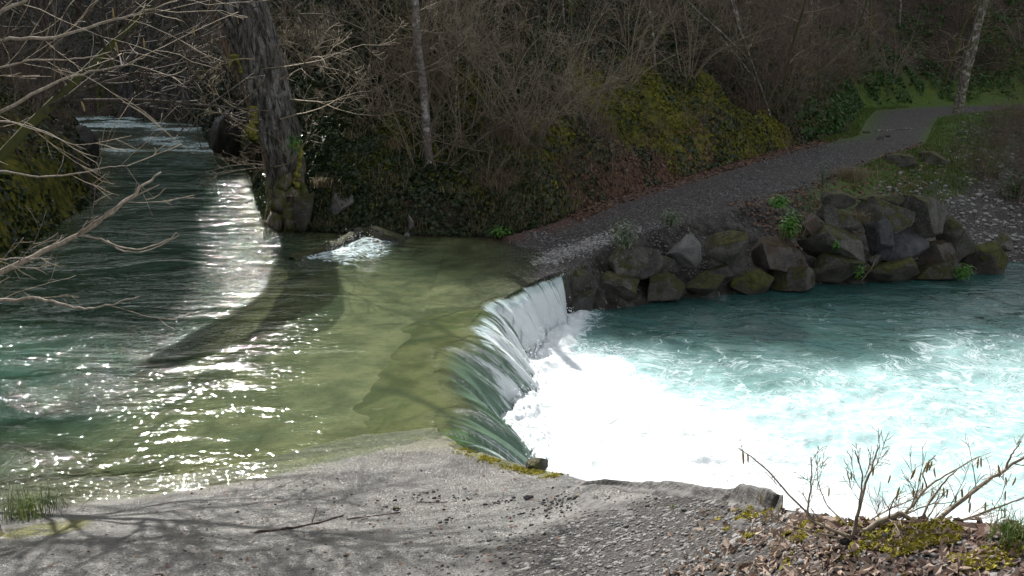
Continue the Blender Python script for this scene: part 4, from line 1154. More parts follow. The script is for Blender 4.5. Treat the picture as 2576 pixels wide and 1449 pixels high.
# left overhanging hazel (rooted left of the frame on the near bank)
lb = np.array([-4.3, 4.3, gz(-4.3, 4.3) - .1])
hub = lb + np.array([.2, .15, .9])
mains = [
 ([lb, hub, (-60, 715, 5.6), (0, 690, 5.7), (95, 637, 5.75), (195, 592, 5.8), (290, 530, 5.85), (350, 475, 5.9), (405, 433, 5.95)], (.03, .006), 3, .5),
 ([(195, 592, 5.8), (255, 545, 5.7), (330, 500, 5.65), (400, 465, 5.6)], (.010, .003), 2, .4),
 ([(195, 592, 5.8), (250, 600, 5.75), (300, 622, 5.7), (350, 630, 5.7), (420, 607, 5.7), (445, 585, 5.7)], (.009, .003), 0, .4),
 ([(270, 605, 5.75), (300, 630, 5.7), (350, 637, 5.68), (395, 622, 5.66), (450, 592, 5.65)], (.006, .0025), 0, .4),
 ([(195, 592, 5.8), (210, 570, 5.7), (220, 555, 5.7)], (.006, .003), 1, .2),
 ([lb, hub, (-60, 760, 5.2), (0, 758, 5.2), (95, 748, 5.2), (160, 768, 5.2), (215, 778, 5.2), (275, 768, 5.2), (350, 745, 5.2)], (.018, .003), 4, .4),
 ([lb, lb + np.array([.3, .1, 2.0]), (-60, 300, 4.2), (0, 285, 4.2), (90, 232, 4.2), (150, 205, 4.25), (230, 178, 4.3), (330, 165, 4.3), (385, 128, 4.3)], (.013, .002), 8, .6),
 ([lb, lb + np.array([.25, -.2, 2.1]), (-60, 130, 4.0), (0, 95, 4.0), (120, 100, 4.0), (250, 60, 4.05), (330, 40, 4.1), (420, 10, 4.1), (520, -30, 4.1)], (.012, .002), 9, .6),
 ([lb, lb + np.array([.3, 0, 2.3]), (-50, 60, 3.9), (0, 30, 3.9), (70, -5, 3.9), (140, -60, 3.9)], (.015, .004), 6, .7),
 ([lb, hub, (-60, 440, 4.6), (0, 427, 4.6), (90, 448, 4.6), (180, 440, 4.6), (270, 420, 4.6), (330, 415, 4.6)], (.009, .0018), 5, .45),
 ([lb, lb + np.array([.3, .1, 1.8]), (-60, 330, 4.4), (0, 300, 4.4), (100, 325, 4.4), (170, 360, 4.4), (215, 375, 4.4)], (.009, .0018), 5, .45),
 ([lb, hub, (-60, 650, 4.9), (0, 655, 4.9), (60, 648, 4.9), (130, 652, 4.9)], (.010, .002), 3, .3),
 ([lb, lb + np.array([.3, .1, 1.9]), (-50, 200, 4.3), (0, 170, 4.3), (90, 150, 4.3), (200, 150, 4.35), (280, 130, 4.4)], (.009, .0018), 7, .55),
]
cks = [(283, 20, 4.05, .05), (290, 105, 4.3, .055), (361, 95, 4.3, .05), (204, 255, 4.5, .055), (485, 68, 4.1, .04), (532, 95, 4.4, .03)]
traced_shrub('overhanging_hazel', 'bare hazel on the left, bark lightened as skylight, leaning over the river with a few hanging catkins', lb, mains, None, cks, 31, mat=M['skylit_hazel'])

# right foreground hazel bush
def rb(u, v, Y): return at(u, v, Y)
cb = hit(2110, 1372, 1.6); cb = np.array([cb[0], cb[1], cb[2] - .03])
def B_(u, v, dY=0.0): return (u, v, cb[1] + dY)
mains = [
 ([B_(2145, 1352), B_(2160, 1280), B_(2175, 1220, .05), B_(2195, 1170, .08), B_(2213, 1120, .1)], (.007, .002), 5, .18),
 ([B_(2145, 1352), B_(2163, 1260), B_(2172, 1200, .0), B_(2160, 1160, .02), B_(2150, 1132, .02)], (.004, .0016), 3, .15),
 ([B_(2140, 1350), B_(2060, 1322, .05), B_(1990, 1250, .1), B_(1930, 1180, .15), B_(1860, 1127, .2)], (.005, .0018), 3, .15),
 ([B_(2130, 1348), B_(2080, 1328), B_(2030, 1305, .05), B_(2035, 1260, .08), B_(2042, 1205, .1), B_(2040, 1150, .1)], (.0055, .002), 5, .14),
 ([B_(2160, 1356), B_(2240, 1320, .05), B_(2290, 1280, .1), B_(2330, 1225, .15), B_(2380, 1195, .2), B_(2465, 1148, .25)], (.007, .002), 5, .2),
 ([B_(2165, 1340), B_(2240, 1302, -.03), B_(2262, 1290, -.03), B_(2300, 1310, -.02), B_(2340, 1318, 0)], (.011, .006), 4, .2),
 ([B_(2285, 1372, -.08), B_(2320, 1335, -.05), B_(2400, 1275, 0), B_(2470, 1220, .05), B_(2530, 1180, .1), B_(2640, 1110, .15)], (.010, .004), 9, .26),
 ([B_(2285, 1378, -.08), B_(2310, 1325, -.08), B_(2345, 1250, -.06), B_(2390, 1195, -.05), B_(2425, 1170, -.05)], (.005, .0018), 3, .16),
 ([B_(2320, 1335, -.05), B_(2420, 1310, -.03), B_(2500, 1280, 0), B_(2580, 1250, .03)], (.006, .002), 6, .2),
 ([B_(2320, 1338, -.05), B_(2420, 1340, -.08), B_(2500, 1330, -.1), B_(2580, 1335, -.1)], (.004, .0015), 6, .2),
 ([B_(2150, 1340), B_(2110, 1300, .1), B_(2080, 1270, .15), B_(2060, 1225, .2), B_(2055, 1180, .2)], (.003, .0014), 4, .15),
 ([B_(2180, 1345), B_(2240, 1310, .1), B_(2330, 1270, .2), B_(2420, 1260, .25)], (.004, .0014), 6, .18),
 ([B_(2150, 1345), B_(2200, 1300, .12), B_(2280, 1262, .2), B_(2330, 1240, .22)], (.004, .0014), 5, .18),
 ([B_(2110, 1355), B_(2060, 1340, 0), B_(2010, 1330, 0), B_(1960, 1310, .05), B_(1940, 1290, .05)], (.004, .0014), 4, .14),
 ([B_(2530, 1180, .1), B_(2545, 1140, .1), B_(2570, 1110, .1)], (.004, .0018), 2, .12),
 ([B_(2330, 1225, .15), B_(2320, 1190, .15), B_(2335, 1160, .15), B_(2345, 1155, .15)], (.003, .0015), 2, .08),
 ([B_(2290, 1280, .1), B_(2310, 1230, .12), B_(2318, 1180, .12)], (.003, .0014), 1, .08),
]
kc = [(2140, 1185), (2200, 1172), (2303, 1178), (2297, 1228), (2322, 1212), (2345, 1160), (2338, 1158), (2462, 1152), (2468, 1150), (2510, 1168), (2420, 1228), (2443, 1240), (2373, 1225), (2385, 1230), (1913, 1240), (1970, 1265), (2085, 1225), (2310, 1300),
      (2335, 1300), (2555, 1200), (2530, 1200), (2530, 1235), (1930, 1285), (1942, 1282), (1958, 1290), (2240, 1195), (2262, 1225), (2360, 1305), (2480, 1262), (2440, 1262), (2405, 1245), (1880, 1140), (1868, 1132), (2350, 1175), (2315, 1190)]
traced_shrub('catkin_hazel', 'low bare hazel bush with many dangling catkins at the front edge above the foam', cb, mains, None, [(u, v, cb[1] + .1, .044 + .022 * ((u * 7 + v) % 5) / 5) for u, v in kc], 33, nkid=6, rmin=.0013)

# dead seed-head stems at the brink
p0 = hit(1478, 1203, 3); p1 = hit(1640, 1195, 3)
traced_shrub('dead_stem', 'brown dead stem forking above the rock edge against the foam', p0, [([p0, at(1510, 1175, p0[1]), at(1545, 1150, p0[1]), at(1612, 1132, p0[1])], (.006, .0016), 5, .2), ([at(1530, 1158, p0[1]), at(1560, 1150, p0[1]), at(1600, 1146, p0[1])], (.003, .0012), 3, .15)], None, [], 34, cat='plant', rmin=.0012)
sd = MB(); rgs = np.random.default_rng(77)
pb = hit(1690, 1200, 3)
o_ = traced_shrub('seed_head_plant', 'thin dry plant with dark seed heads above the slate rock', pb, [([pb, at(1710, 1170, pb[1]), at(1745, 1145, pb[1]), at(1770, 1115, pb[1])], (.0025, .001), 6, .22), ([pb, at(1735, 1190, pb[1]), at(1770, 1165, pb[1]), at(1800, 1150, pb[1])], (.002, .001), 6, .2)], None, [], 35, cat='plant', rmin=.0009)
for k in range(70):
    p = at(rgs.uniform(1680, 1800), rgs.uniform(1105, 1230), pb[1]) - pb; s = rgs.uniform(.003, .008)
    sd.poly(ICO1 * s + p, ICO1F)
link('seed_head', sd.mesh('seed_head', M['stick']), o_)

# tall alders outside the frame dapple the ramp; low one added for more dapple
for (ax, ay, hh, sd_, lb_) in ((-10.6, 13.0, 13.5, 401, 'tall bare alder on the left bank, reaching out of frame'), (-12.2, 17.5, 14.5, 402, 'second tall bare alder on the left bank, farther upstream'), (-8.4, 9.6, 8.6, 403, 'low leaning bare alder added on the left bank to dapple the ramp')):
    rgt = np.random.default_rng(sd_); tr, cr = MB(), MB()
    AP = dict(seg=[.6, .4, .3], bend=[.3, .5, .4], wob=[.03, .09, .12], up=[.1, .25, .1], taper=[.8, .85, .7], rmin=.009, sides=[8, 5, 4], lv=3, kids=[22, 9, 5], ratio=[.58, .45, .45], ang=(.5, 1.1))
    AP['from'] = [.35, .2] if ay > 11 else [.58, .2]
    if ay < 11: AP = dict(AP, up=[.1, .35, .2], kids=[20, 9, 5], ratio=[.44, .45, .45], rmin=.007)
    grow(tr, cr, (0, 0, -.4), (.20 if ay > 11 else .50, .0, 1), hh, .15 if ay > 11 else .10, 0, AP, rgt)
    o = thing2('alder_tree', tr, cr, M['mossytrunk'], M['hazel'] if ay > 11 else M['alderdark']); o.location = (ax, ay, gz(ax, ay))
    tag(o, lb_, 'tree')

# ------------------------------------------------------------------ slate outcrop in front
def slate():
    nA, nB = 220, 90
    e = np.array([(.52, 6.35), (.74, 5.95), (1.2, 5.28), (1.42, 4.6), (1.42, 4.05), (1.38, 3.8)])
    inn = np.array([(.42, 6.05), (.42, 5.6), (.55, 4.95), (.8, 4.45), (1.05, 4.1), (1.2, 3.85)])
    ta, tb = np.linspace(0, 1, nA), np.linspace(0, 1, nB)
    ex = np.stack([np.interp(ta * 5, range(6), e[:, k]) for k in (0, 1)], 1); ix = np.stack([np.interp(ta * 5, range(6), inn[:, k]) for k in (0, 1)], 1)
    VV = []
    A_, B2 = np.meshgrid(ta, tb, indexing='ij')
    Px = ix[:, 0][:, None] * (1 - B2) + ex[:, 0][:, None] * B2; Py = ix[:, 1][:, None] * (1 - B2) + ex[:, 1][:, None] * B2
    zt = tps(Px, Py)
    env = sm(np.minimum(A_ / .10, (1 - A_) / .12)) * sm(B2 / .22)
    rs = np.random.default_rng(4)
    st = (.018 + .035 * B2) * env
    for k_ in range(13):
        a0 = rs.uniform(.05, .95); hgt = rs.choice([-1, 1]) * rs.uniform(.012, .035); l0 = rs.uniform(0, .5); l1 = l0 + rs.uniform(.35, .8)
        edge = A_ - a0 - rs.uniform(-.12, .12) * B2 + .025 * fbm(B2 * 5 + k_, A_ * 3, o=3, seed=k_)
        st = st + hgt * sm(edge / .012 + .5) * sm((B2 - l0) / .06) * sm((l1 - B2) / .06) * env
    st = st + .03 * fbm(A_ * 4, B2 * 2, o=3, seed=91) * env
    zz = zt - .03 + np.maximum(st, -.05) + .006 * fbm(A_ * 40, B2 * 20, o=3, seed=93)
    zz = np.where(B2 > .93, zz - .8 * ((B2 - .93) / .07) ** 2, zz)
    Px = Px + .03 * fbm(A_ * 14, B2 * 3, o=3, seed=94); Py = Py + .03 * fbm(A_ * 14 + 5, B2 * 3, o=3, seed=95)
    VV = np.stack([Px, Py, zz], -1).reshape(-1, 3)
    k = (np.arange(nA - 1)[:, None] * nB + np.arange(nB - 1)[None, :])
    FF = np.stack([k, k + nB, k + nB + 1, k + 1], -1).reshape(-1, 4)
    m, nt, out = newmat('layered_slate'); g = NG(nt)
    pos = g.n("ShaderNodeNewGeometry").outputs["Position"]
    st_ = g.noise(g.scalev(pos, (3, 20, 20)), 1.0, 5, .65, .3); n2 = g.noise(pos, 22, 5, .65)
    c = g.mix(g.ramp(st_, .38, .62), (.012, .011, .011), (.062, .057, .052))
    c = g.mix(g.math('MULTIPLY', g.ramp(n2, .54, .66), .5), c, (.12, .11, .10))
    c = g.mix(g.ramp(g.noise(pos, 4.5, 4), .66, .72), c, (.2, .165, .03))
    g.l(g.principled(c, .7, g.bump(g.math('ADD', st_, g.math('MULTIPLY', n2, .6)), 1.0, .02)), out.inputs[0])
    o = link('slate_outcrop', np_mesh('slate_outcrop', VV, FF, m))
    tag(o, 'layered dark slate outcrop at the brink in front of the foam', 'rock')
slate()

# ------------------------------------------------------------------ scattered cover (uncountable)
def scatter_quads(name, pts, nrm_, size, mat, label, aspect=1.0, fold=.25, jitter=.6, kind='stuff', stand=0.0, seed=1):
    """leaf-sized bent quads"""
    r = np.random.default_rng(seed); n = len(pts)
    nn = nrm_ + r.normal(size=(n, 3)) * jitter; nn /= np.linalg.norm(nn, axis=1, keepdims=True)
    a = r.normal(size=(n, 3)); a -= (a * nn).sum(1, keepdims=True) * nn; a /= np.linalg.norm(a, axis=1, keepdims=True)
    b = np.cross(nn, a)
    s = np.broadcast_to(np.asarray(size), (n,)) * r.uniform(.6, 1.3, n)
    s = s[:, None]
    p = pts + nn * s * .15 + np.array([0, 0, 1.0]) * stand
    v = np.stack([p - a * s, p - b * s * aspect * .8 + nn * s * fold * .3, p + a * s * 1.1 - nn * s * fold * .2, p + b * s * aspect * .8 + nn * s * fold * .3], 1)
    Fq = np.arange(n * 4).reshape(n, 4)
    # split along the midrib
    F3 = np.concatenate([Fq[:, [0, 1, 2]], Fq[:, [0, 2, 3]]])
    return tag(link(name, np_mesh(name, v.reshape(-1, 3), F3, mat, smooth=False)), label, None, None, kind)

def scatter_stones(name, pts, size, mat, label, seed=1):
    r = np.random.default_rng(seed); n = len(pts)
    s = np.broadcast_to(np.asarray(size), (n,))[:, None, None]
    base = ICO1[None] * (1 + .35 * (r.uniform(size=(n, len(ICO1), 1)) - .5))
    sc = np.stack([r.uniform(.7, 1.3, n), r.uniform(.7, 1.3, n), r.uniform(.4, .75, n)], 1)[:, None, :]
    a = r.uniform(0, 6.28, n); ca, sa = np.cos(a)[:, None], np.sin(a)[:, None]
    b = base * sc
    b = np.stack([b[..., 0] * ca - b[..., 1] * sa, b[..., 0] * sa + b[..., 1] * ca, b[..., 2]], -1)
    v = b * s + pts[:, None, :] + np.array([0, 0, .25])[None, None] * s
    Fs = (ICO1F[None] + (np.arange(n) * len(ICO1))[:, None, None]).reshape(-1, 3)
    return tag(link(name, np_mesh(name, v.reshape(-1, 3), Fs, mat)), label, None, None, 'stuff')

def normals_at(x, y):
    e = .06
    dzx = (terrain(x + e, y) - terrain(x - e, y)) / (2 * e); dzy = (terrain(x, y + e) - terrain(x, y - e)) / (2 * e)
    n = np.stack([-dzx, -dzy, np.ones_like(x)], 1); return n / np.linalg.norm(n, axis=1, keepdims=True)

def sample(P, i0, i1, d0, d1, n, seed, power=1.0):
    r = np.random.default_rng(seed)
    i = r.uniform(i0, i1, n); d = d0 + (d1 - d0) * r.uniform(size=n) ** power
    k = np.minimum(i.astype(int), len(P) - 2); f = (i - k)[:, None]
    p = P[k, :2] * (1 - f) + P[k + 1, :2] * f; t = P[k + 1, :2] - P[k, :2]; t = t / np.linalg.norm(t, axis=1, keepdims=True)
    return p[:, 0] - t[:, 1] * d, p[:, 1] + t[:, 0] * d

def with_z(x, y):
    return np.stack([x, y, terrain(x, y)], 1)

r0_ = np.random.default_rng(99)
# ivy and ground plants over the slope, denser in patches
x_, y_ = sample(R, 11.2, 20.2, .05, 11, 70000, 1, 1.3)
kk = fbm(x_ * .9, y_ * .9, o=3, seed=111) > -.1
x_, y_ = x_[kk], y_[kk]
scatter_quads('ivy', with_z(x_, y_), normals_at(x_, y_), .06, M['ivy'], 'dark glossy ivy leaves carpeting the wooded slope', jitter=.8, stand=.06, seed=2)
x_, y_ = sample(R, 10.6, 15.6, .0, 2.0, 15000, 41)
scatter_quads('ivy', with_z(x_, y_), normals_at(x_, y_), .055, M['ivy'], 'ivy hanging down the low bank at the water edge', jitter=.9, stand=.05, seed=42)
x_, y_ = sample(R, 11.5, 18.6, .05, 3.2, 9500, 43, 1.3)
kk = fbm(x_ * 1.4, y_ * 1.4, o=3, seed=114) > .0
o = None
BANKGRASS = with_z(x_[kk], y_[kk])
x_, y_ = sample(R, 1.5, 11.4, .0, 9, 62000, 3, 1.3)
scatter_quads('gorge_ivy', with_z(x_, y_), normals_at(x_, y_), .085, M['ivy'], 'dark leaves hanging on the gorge cliff upstream', jitter=.9, stand=.05, seed=4)
x_, y_ = sample(L, 6.8, 14.2, .0, 7, 24000, 5, 1.3)
kk = fbm(x_ * .8, y_ * .8, o=3, seed=112) > -.15
x_, y_ = x_[kk], y_[kk]
scatter_quads('bank_ivy', with_z(x_, y_), normals_at(x_, y_), .07, M['ivy'], 'dark leaves and moss on the shaded left bank', jitter=.9, stand=.04, seed=6)
x_, y_ = sample(R, 18.3, 23.5, .2, 10, 30000, 45, 1.2)
kk = fbm(x_ * .5, y_ * .5, o=3, seed=115) > -.2
x_, y_ = x_[kk], y_[kk]
scatter_quads('ivy', with_z(x_, y_), normals_at(x_, y_), .10, M['fern'], 'dark green leafy cover on the slope by the bend of the track', jitter=.9, stand=.12, seed=46)
x_ = r0_.uniform(14, 34, 16000); y_ = r0_.uniform(23, 50, 16000)
dBv, _, _ = sdist(B, x_, y_); dFv, _, _ = sdist(FT, x_, y_)
kk = (dBv < -.8) & (dFv > .6) & (x_ > 11.5 + .16 * y_) & (fbm(x_ * .5, y_ * .5, o=3, seed=116) > -.15)
x_, y_ = x_[kk], y_[kk]
scatter_quads('undergrowth', with_z(x_, y_), normals_at(x_, y_), .08, M['greygreen'], 'low grey-green undergrowth on the slope right of the track', jitter=1.0, stand=.1, seed=47)
# moss cushions
mx_, my_ = [], []
r = np.random.default_rng(8)
for (cx, cy, rr) in mossP:
    n = int(1500 * rr)
    mx_.append(cx + r.normal(size=n) * rr * .62); my_.append(cy + r.normal(size=n) * rr * .62)
mx_, my_ = np.concatenate(mx_), np.concatenate(my_)
dR_, _, _ = sdist(R, mx_, my_)
kk = (dR_ > .1) & (fbm(mx_ * 1.6, my_ * 1.6, o=3, seed=113) > -.12)
mx_, my_ = mx_[kk], my_[kk]
scatter_quads('moss', with_z(mx_, my_), normals_at(mx_, my_), .055, M['moss'], 'yellow-green moss cushions on the bank above the track', jitter=.7, stand=.05, seed=9)
# dead leaves by the track and on the near bank
x_, y_ = sample(R, 15.2, 19.5, -.5, 1.3, 5500, 10)
scatter_quads('fallen_leaves', with_z(x_, y_), normals_at(x_, y_), .05, M['litter'], 'reddish dead leaves along the far edge of the track', jitter=.45, stand=.01, seed=11)
x_, y_ = sample(B, 21.3, 24.2, -1.6, .5, 2500, 12)
scatter_quads('fallen_leaves', with_z(x_, y_), normals_at(x_, y_), .05, M['litter'], 'reddish dead leaves on top of the boulder wall and bank', jitter=.45, stand=.02, seed=13)
x_ = r.uniform(.75, 2.6, 7500); y_ = r.uniform(2.3, 4.6, 7500)
dBv, _, _ = sdist(B, x_, y_)
kk = (dBv > -.06) & (dBv < .75 + .3 * vn(x_ * 3, y_ * 3, seed=3)) & (fbm(x_ * 4, y_ * 4, o=3, seed=12) > -.3) & (r.uniform(size=7500) < np.exp(-np.maximum(y_ - 3.3, 0) * 2.0) * np.exp(-np.maximum(dBv - .25, 0) * 3.5))
x_, y_ = x_[kk], y_[kk]
scatter_quads('fallen_leaves', with_z(x_, y_), normals_at(x_, y_), .016 + .012 * r.uniform(size=len(x_)) ** 2, M['litterlight'], 'pale brown dry leaves heaped under the catkin hazel in front', jitter=.75, stand=.008, fold=.9, aspect=.7, seed=14)
# bright moss on the near brink
mx_, my_ = [], []
for (u, v, rr, n) in ((2050, 1352, .09, 1700), (2010, 1335, .06, 700), (2440, 1365, .10, 1600), (2370, 1358, .07, 900), (2300, 1352, .05, 600), (1860, 1290, .07, 700), (1900, 1300, .06, 700), (2420, 1400, .07, 700), (1895, 1352, .04, 300), (2180, 1372, .05, 400), (2270, 1385, .04, 300), (1835, 1320, .04, 200)):
    p = hit(u, v, 1.5); mx_.append(p[0] + r.normal(size=n) * rr); my_.append(p[1] + r.normal(size=n) * rr)
for (cx, cy, n, rr) in ((.2, 7.45, 2600, .06),):
    i = r.uniform(iC0 - 2.1, iC0 - .02, n); d = np.abs(r.normal(size=n)) * .075
    k = i.astype(int); f = (i - k)[:, None]; p = B[k, :2] * (1 - f) + B[k + 1, :2] * f; t = B[k + 1, :2] - B[k, :2]; t /= np.linalg.norm(t, axis=1, keepdims=True)
    mx_.append(p[:, 0] - t[:, 1] * d); my_.append(p[:, 1] + t[:, 0] * d)
mx_, my_ = np.concatenate(mx_), np.concatenate(my_)
kk = fbm(mx_ * 8, my_ * 8, o=3, seed=5) > .06
mx_, my_ = mx_[kk], my_[kk]
scatter_quads('brink_moss', with_z(mx_, my_), normals_at(mx_, my_), .011, M['mossbright'], 'bright yellow moss cushions along the near brink', jitter=.8, stand=.006, seed=15)
# loose gravel on the ramp and track, scree on the right
x_ = r.uniform(-2.6, 2.2, 30000); y_ = r.uniform(2.6, 7.0, 30000)
dBv, _, _ = sdist(B, x_, y_)
dens = sm((fbm(x_ * .8, y_ * .8, o=3, seed=5) * .35 + (5.25 - y_) * .55 + (x_ + .1) * .5) / .7)
kk = (dBv > .02) & (r.uniform(size=30000) < dens * .8 + .035)
x_, y_ = x_[kk], y_[kk]
scatter_stones('gravel', with_z(x_, y_), .004 + .010 * r.uniform(size=len(x_)) ** 3 + .012 * (r.uniform(size=len(x_)) > .978), M['stone'], 'grey and white gravel strewn over the lower ramp', 21)
n = 900; u_ = r.uniform(size=n)
x_ = -.9 + 1.6 * u_ + r.normal(size=n) * .25; y_ = 6.35 - .5 * u_ + r.normal(size=n) * .22
kk = fbm(x_ * 3, y_ * 3, o=2, seed=8) > -.05; x_, y_ = x_[kk], y_[kk]
M['crumb'] = mat_leaf('dark_crumb', (.008, .008, .008), (.05, .045, .04), .8, 0.0)
scatter_stones('debris', with_z(x_, y_), .005 + .016 * r.uniform(size=len(x_)) ** 3, M['crumb'], 'dark crumbs of bark and slate lying in a line on the ramp', 26)
n = 260; x_ = r.uniform(-3.2, .6, n); y_ = r.uniform(4.5, 7.6, n)
scatter_quads('fallen_leaves', with_z(x_, y_), normals_at(x_, y_), .018, M['litter'], 'a few dark dead leaves stuck on the wet ramp', jitter=.3, stand=.003, seed=27)
x_, y_ = sample(R, 14.1, 18.6, -3.6, -.3, 9000, 22)
kk = (x_ > .2) & (fbm(x_ * .7, y_ * .7, o=3, seed=6) > -.05)
x_, y_ = x_[kk], y_[kk]
scatter_stones('track_gravel', with_z(x_, y_), .012 + .022 * r.uniform(size=len(x_)) ** 3, M['stone'], 'loose grey stones on the gravel track', 23)
n = 1500; x_ = 1.15 + r.normal(size=n) * .75; y_ = 17.4 + (x_ - 1.15) * .8 + r.normal(size=n) * .28
kk = terrain(x_, y_) > -.05; x_, y_ = x_[kk], y_[kk]
scatter_stones('shingle', with_z(x_, y_), .02 + .025 * r.uniform(size=len(x_)) ** 2, M['palestone'], 'pale wet shingle where the track meets the ford', 24)
x_ = r.uniform(9.5, 20, 9000); y_ = r.uniform(19.5, 31, 9000)
dBv, iBv, _ = sdist(B, x_, y_); dFv, _, _ = sdist(FT, x_, y_)
kk = (dBv < -.6) & (dFv > -.3) & (r.uniform(size=9000) < .25 + .75 * sm((1.8 - dFv) / 2.2))
x_, y_ = x_[kk], y_[kk]
scatter_stones('scree', with_z(x_, y_), .03 + .06 * r.uniform(size=len(x_)) ** 2, M['palestone'], 'pale stones sliding down the bank behind the right end of the wall', 25)

# grass blades
def blades(name, pts, h, mat, label, seed, lean=.5, w=.006, kind='stuff', cat=None, group=None):
    r = np.random.default_rng(seed); n = len(pts)
    a = r.uniform(0, 6.28, n); d = np.stack([np.cos(a), np.sin(a), 0 * a], 1); sde = np.stack([-np.sin(a), np.cos(a), 0 * a], 1)
    hh = (np.broadcast_to(np.asarray(h), (n,)) * r.uniform(.5, 1.2, n))[:, None]; ln = (r.uniform(.2, 1, n) * lean)[:, None]; ww_ = w
    p0 = pts; p1 = pts + np.array([0, 0, 1.]) * hh * .6 + d * hh * ln * .35; p2 = pts + np.array([0, 0, 1.]) * hh * (1 - .35 * ln) + d * hh * ln
    v = np.stack([p0 - sde * ww_, p0 + sde * ww_, p1 - sde * ww_ * .8, p1 + sde * ww_ * .8, p2], 1)
    i = (np.arange(n) * 5)[:, None]
    F3 = np.concatenate([i + np.array([[0, 1, 3]]), i + np.array([[0, 3, 2]]), i + np.array([[2, 3, 4]])])
    return np_mesh(name, v.reshape(-1, 3), F3, mat, smooth=False)
x_, y_ = sample(B, 22.6, 27.5, -2.4, .15, 12000, 31)
o = link('grass', blades('grass', with_z(x_, y_), .16, M['grass'], '', 32, w=.012)); tag(o, 'yellowing grass along the near edge of the track', None, None, 'stuff')
x_, y_ = sample(R, 18.4, 21.5, -.5, 1.4, 8000, 33)
o = link('grass', blades('grass', with_z(x_, y_), .14, M['grass'], '', 34, w=.014)); tag(o, 'short green grass on the inside of the track bend', None, None, 'stuff')
o = link('dry_grass', blades('dry_grass', BANKGRASS, .34, M['drygrass'], '', 36, lean=1.4, w=.007)); tag(o, 'dry grass hanging over the low ivy bank', None, None, 'stuff')
def tuft(label, base, n, h, mat, seed, spread=.05, w=.004, lean=.9, name='grass_tuft', cat='grass tuft', group=None):
    r = np.random.default_rng(seed); p = np.zeros((n, 3)); p[:, :2] = r.normal(size=(n, 2)) * spread
    o = link(name, blades(name, p, h, mat, '', seed, lean=lean, w=w)); o.location = tuple(base)
    return tag(o, label, cat, group)
tuft('wiry green grass tuft at the bottom right corner of the brink', hit(2545, 1368, 1.5), 160, .16, M['grass'], 41, .035, .0013)
tuft('small green grass tuft growing on the slate outcrop', hit(1690, 1280, 2), 40, .05, M['grass'], 42, .012, .001)
tuft('grass sprig in the moss at the end of the slate outcrop', hit(1925, 1318, 2), 30, .07, M['drygrass'], 43, .01, .0012)
tuft('pale dry grass tuft hanging on the bank right of the old trunk', hit(815, 470, 17), 220, .35, M['drygrass'], 44, .12, .007, 1.3)
tuft('pale grass tuft on the slope left of the pale-barked tree', hit(990, 375, 17), 160, .35, M['drygrass'], 45, .1, .008, 1.2)
tuft('green grass tuft at the bottom left corner beside the ramp', hit(75, 1300, 3), 260, .28, M['grass'], 46, .12, .003)
tuft('dry grass tuft on top of the wall below the green plants', wall_point(1990, 595), 150, .3, M['drygrass'], 47, .12, .007, 1.3)
tuft('dry grass tuft between the domed and the bluish boulders', wall_point(2160, 560), 150, .32, M['drygrass'], 48, .08, .007, 1.4)
tuft('tan grass clump under the outer edge of the track', hit(2140, 450, 17), 260, .4, M['drygrass'], 49, .25, .009, 1.2)

def leafy(label, base, n, size, rad, mat, seed, name='green_plant', cat='plant', squash=.7, group=None):
    r = np.random.default_rng(seed); v = r.normal(size=(n, 3)); v /= np.linalg.norm(v, axis=1, keepdims=True)
    p = v * r.uniform(.3, 1, (n, 1)) * np.array([rad, rad * .8, rad * squash]); p[:, 2] += rad * squash * .7
    nn = v + np.array([0, 0, .8]); nn /= np.linalg.norm(nn, axis=1, keepdims=True)
    a = r.normal(size=(n, 3)); a -= (a * nn).sum(1, keepdims=True) * nn; a /= np.linalg.norm(a, axis=1, keepdims=True); b = np.cross(nn, a)
    s = (size * r.uniform(.6, 1.3, n))[:, None]
    q_ = np.stack([p - a * s, p - b * s * .38, p + a * s, p + b * s * .38], 1); Fq = np.arange(n * 4).reshape(n, 4)
    root = empty(name, tuple(base))
    link('foliage', np_mesh('foliage', q_.reshape(-1, 3), np.concatenate([Fq[:, [0, 1, 2]], Fq[:, [0, 2, 3]]]), mat, smooth=False), root)
    st = MB()
    for k in range(9):
        e = p[r.integers(n)]; st.tube(np.array([(0, 0, -.03), e * .5 + np.array([0, 0, .02]), e]), np.array([.006, .005, .003]) * max(rad * 4, .4), 4)
    link('stem', st.mesh('stem', M['fern']), root)
    return tag(root, label, cat, group)
W = wall_point
leafy('bright green leafy plant on the lip of the track above the wall', W(1962, 522) + np.array([0, .1, 0]), 260, .05, .26, M['green'], 51)
leafy('bright green plant hanging over the rust-topped block in the wall', W(1982, 590) + np.array([0, -.1, 0]), 340, .05, .30, M['green'], 52, squash=1.2)
leafy('small green sprig on the very large leaning boulder', W(2084, 618) + np.array([0, -.45, 0]), 90, .035, .13, M['green'], 53, squash=1.3)
leafy('green weeds on the mossy lower boulder at the waterline', W(2140, 690) + np.array([0, -.4, 0]), 110, .035, .16, M['green'], 54, squash=1.6)
leafy('green weeds between the last boulders at the waterline', W(2405, 690) + np.array([0, -.3, 0]), 260, .045, .30, M['green'], 55)
leafy('grey-green plant drooping over the wide slab near the waterfall', W(1565, 615) + np.array([0, -.2, 0]), 300, .05, .36, M['greygreen'], 56, squash=1.0)
leafy('grey-green plant on the crest of the wall, behind the drooping one', W(1690, 568) + np.array([0, .1, 0]), 260, .045, .36, M['greygreen'], 57)
leafy('feathery green plant sprouting at the track edge by the shingle', hit(1555, 592, 15), 110, .035, .22, M['greygreen'], 58, squash=1.5)
leafy('tall thin green plant growing at the outer track edge', hit(2070, 470, 16), 90, .04, .25, M['greygreen'], 59, squash=2.2)
leafy('low green plants where the ivy bank meets the ford', hit(1262, 594, 16), 160, .05, .3, M['green'], 60, squash=.5)
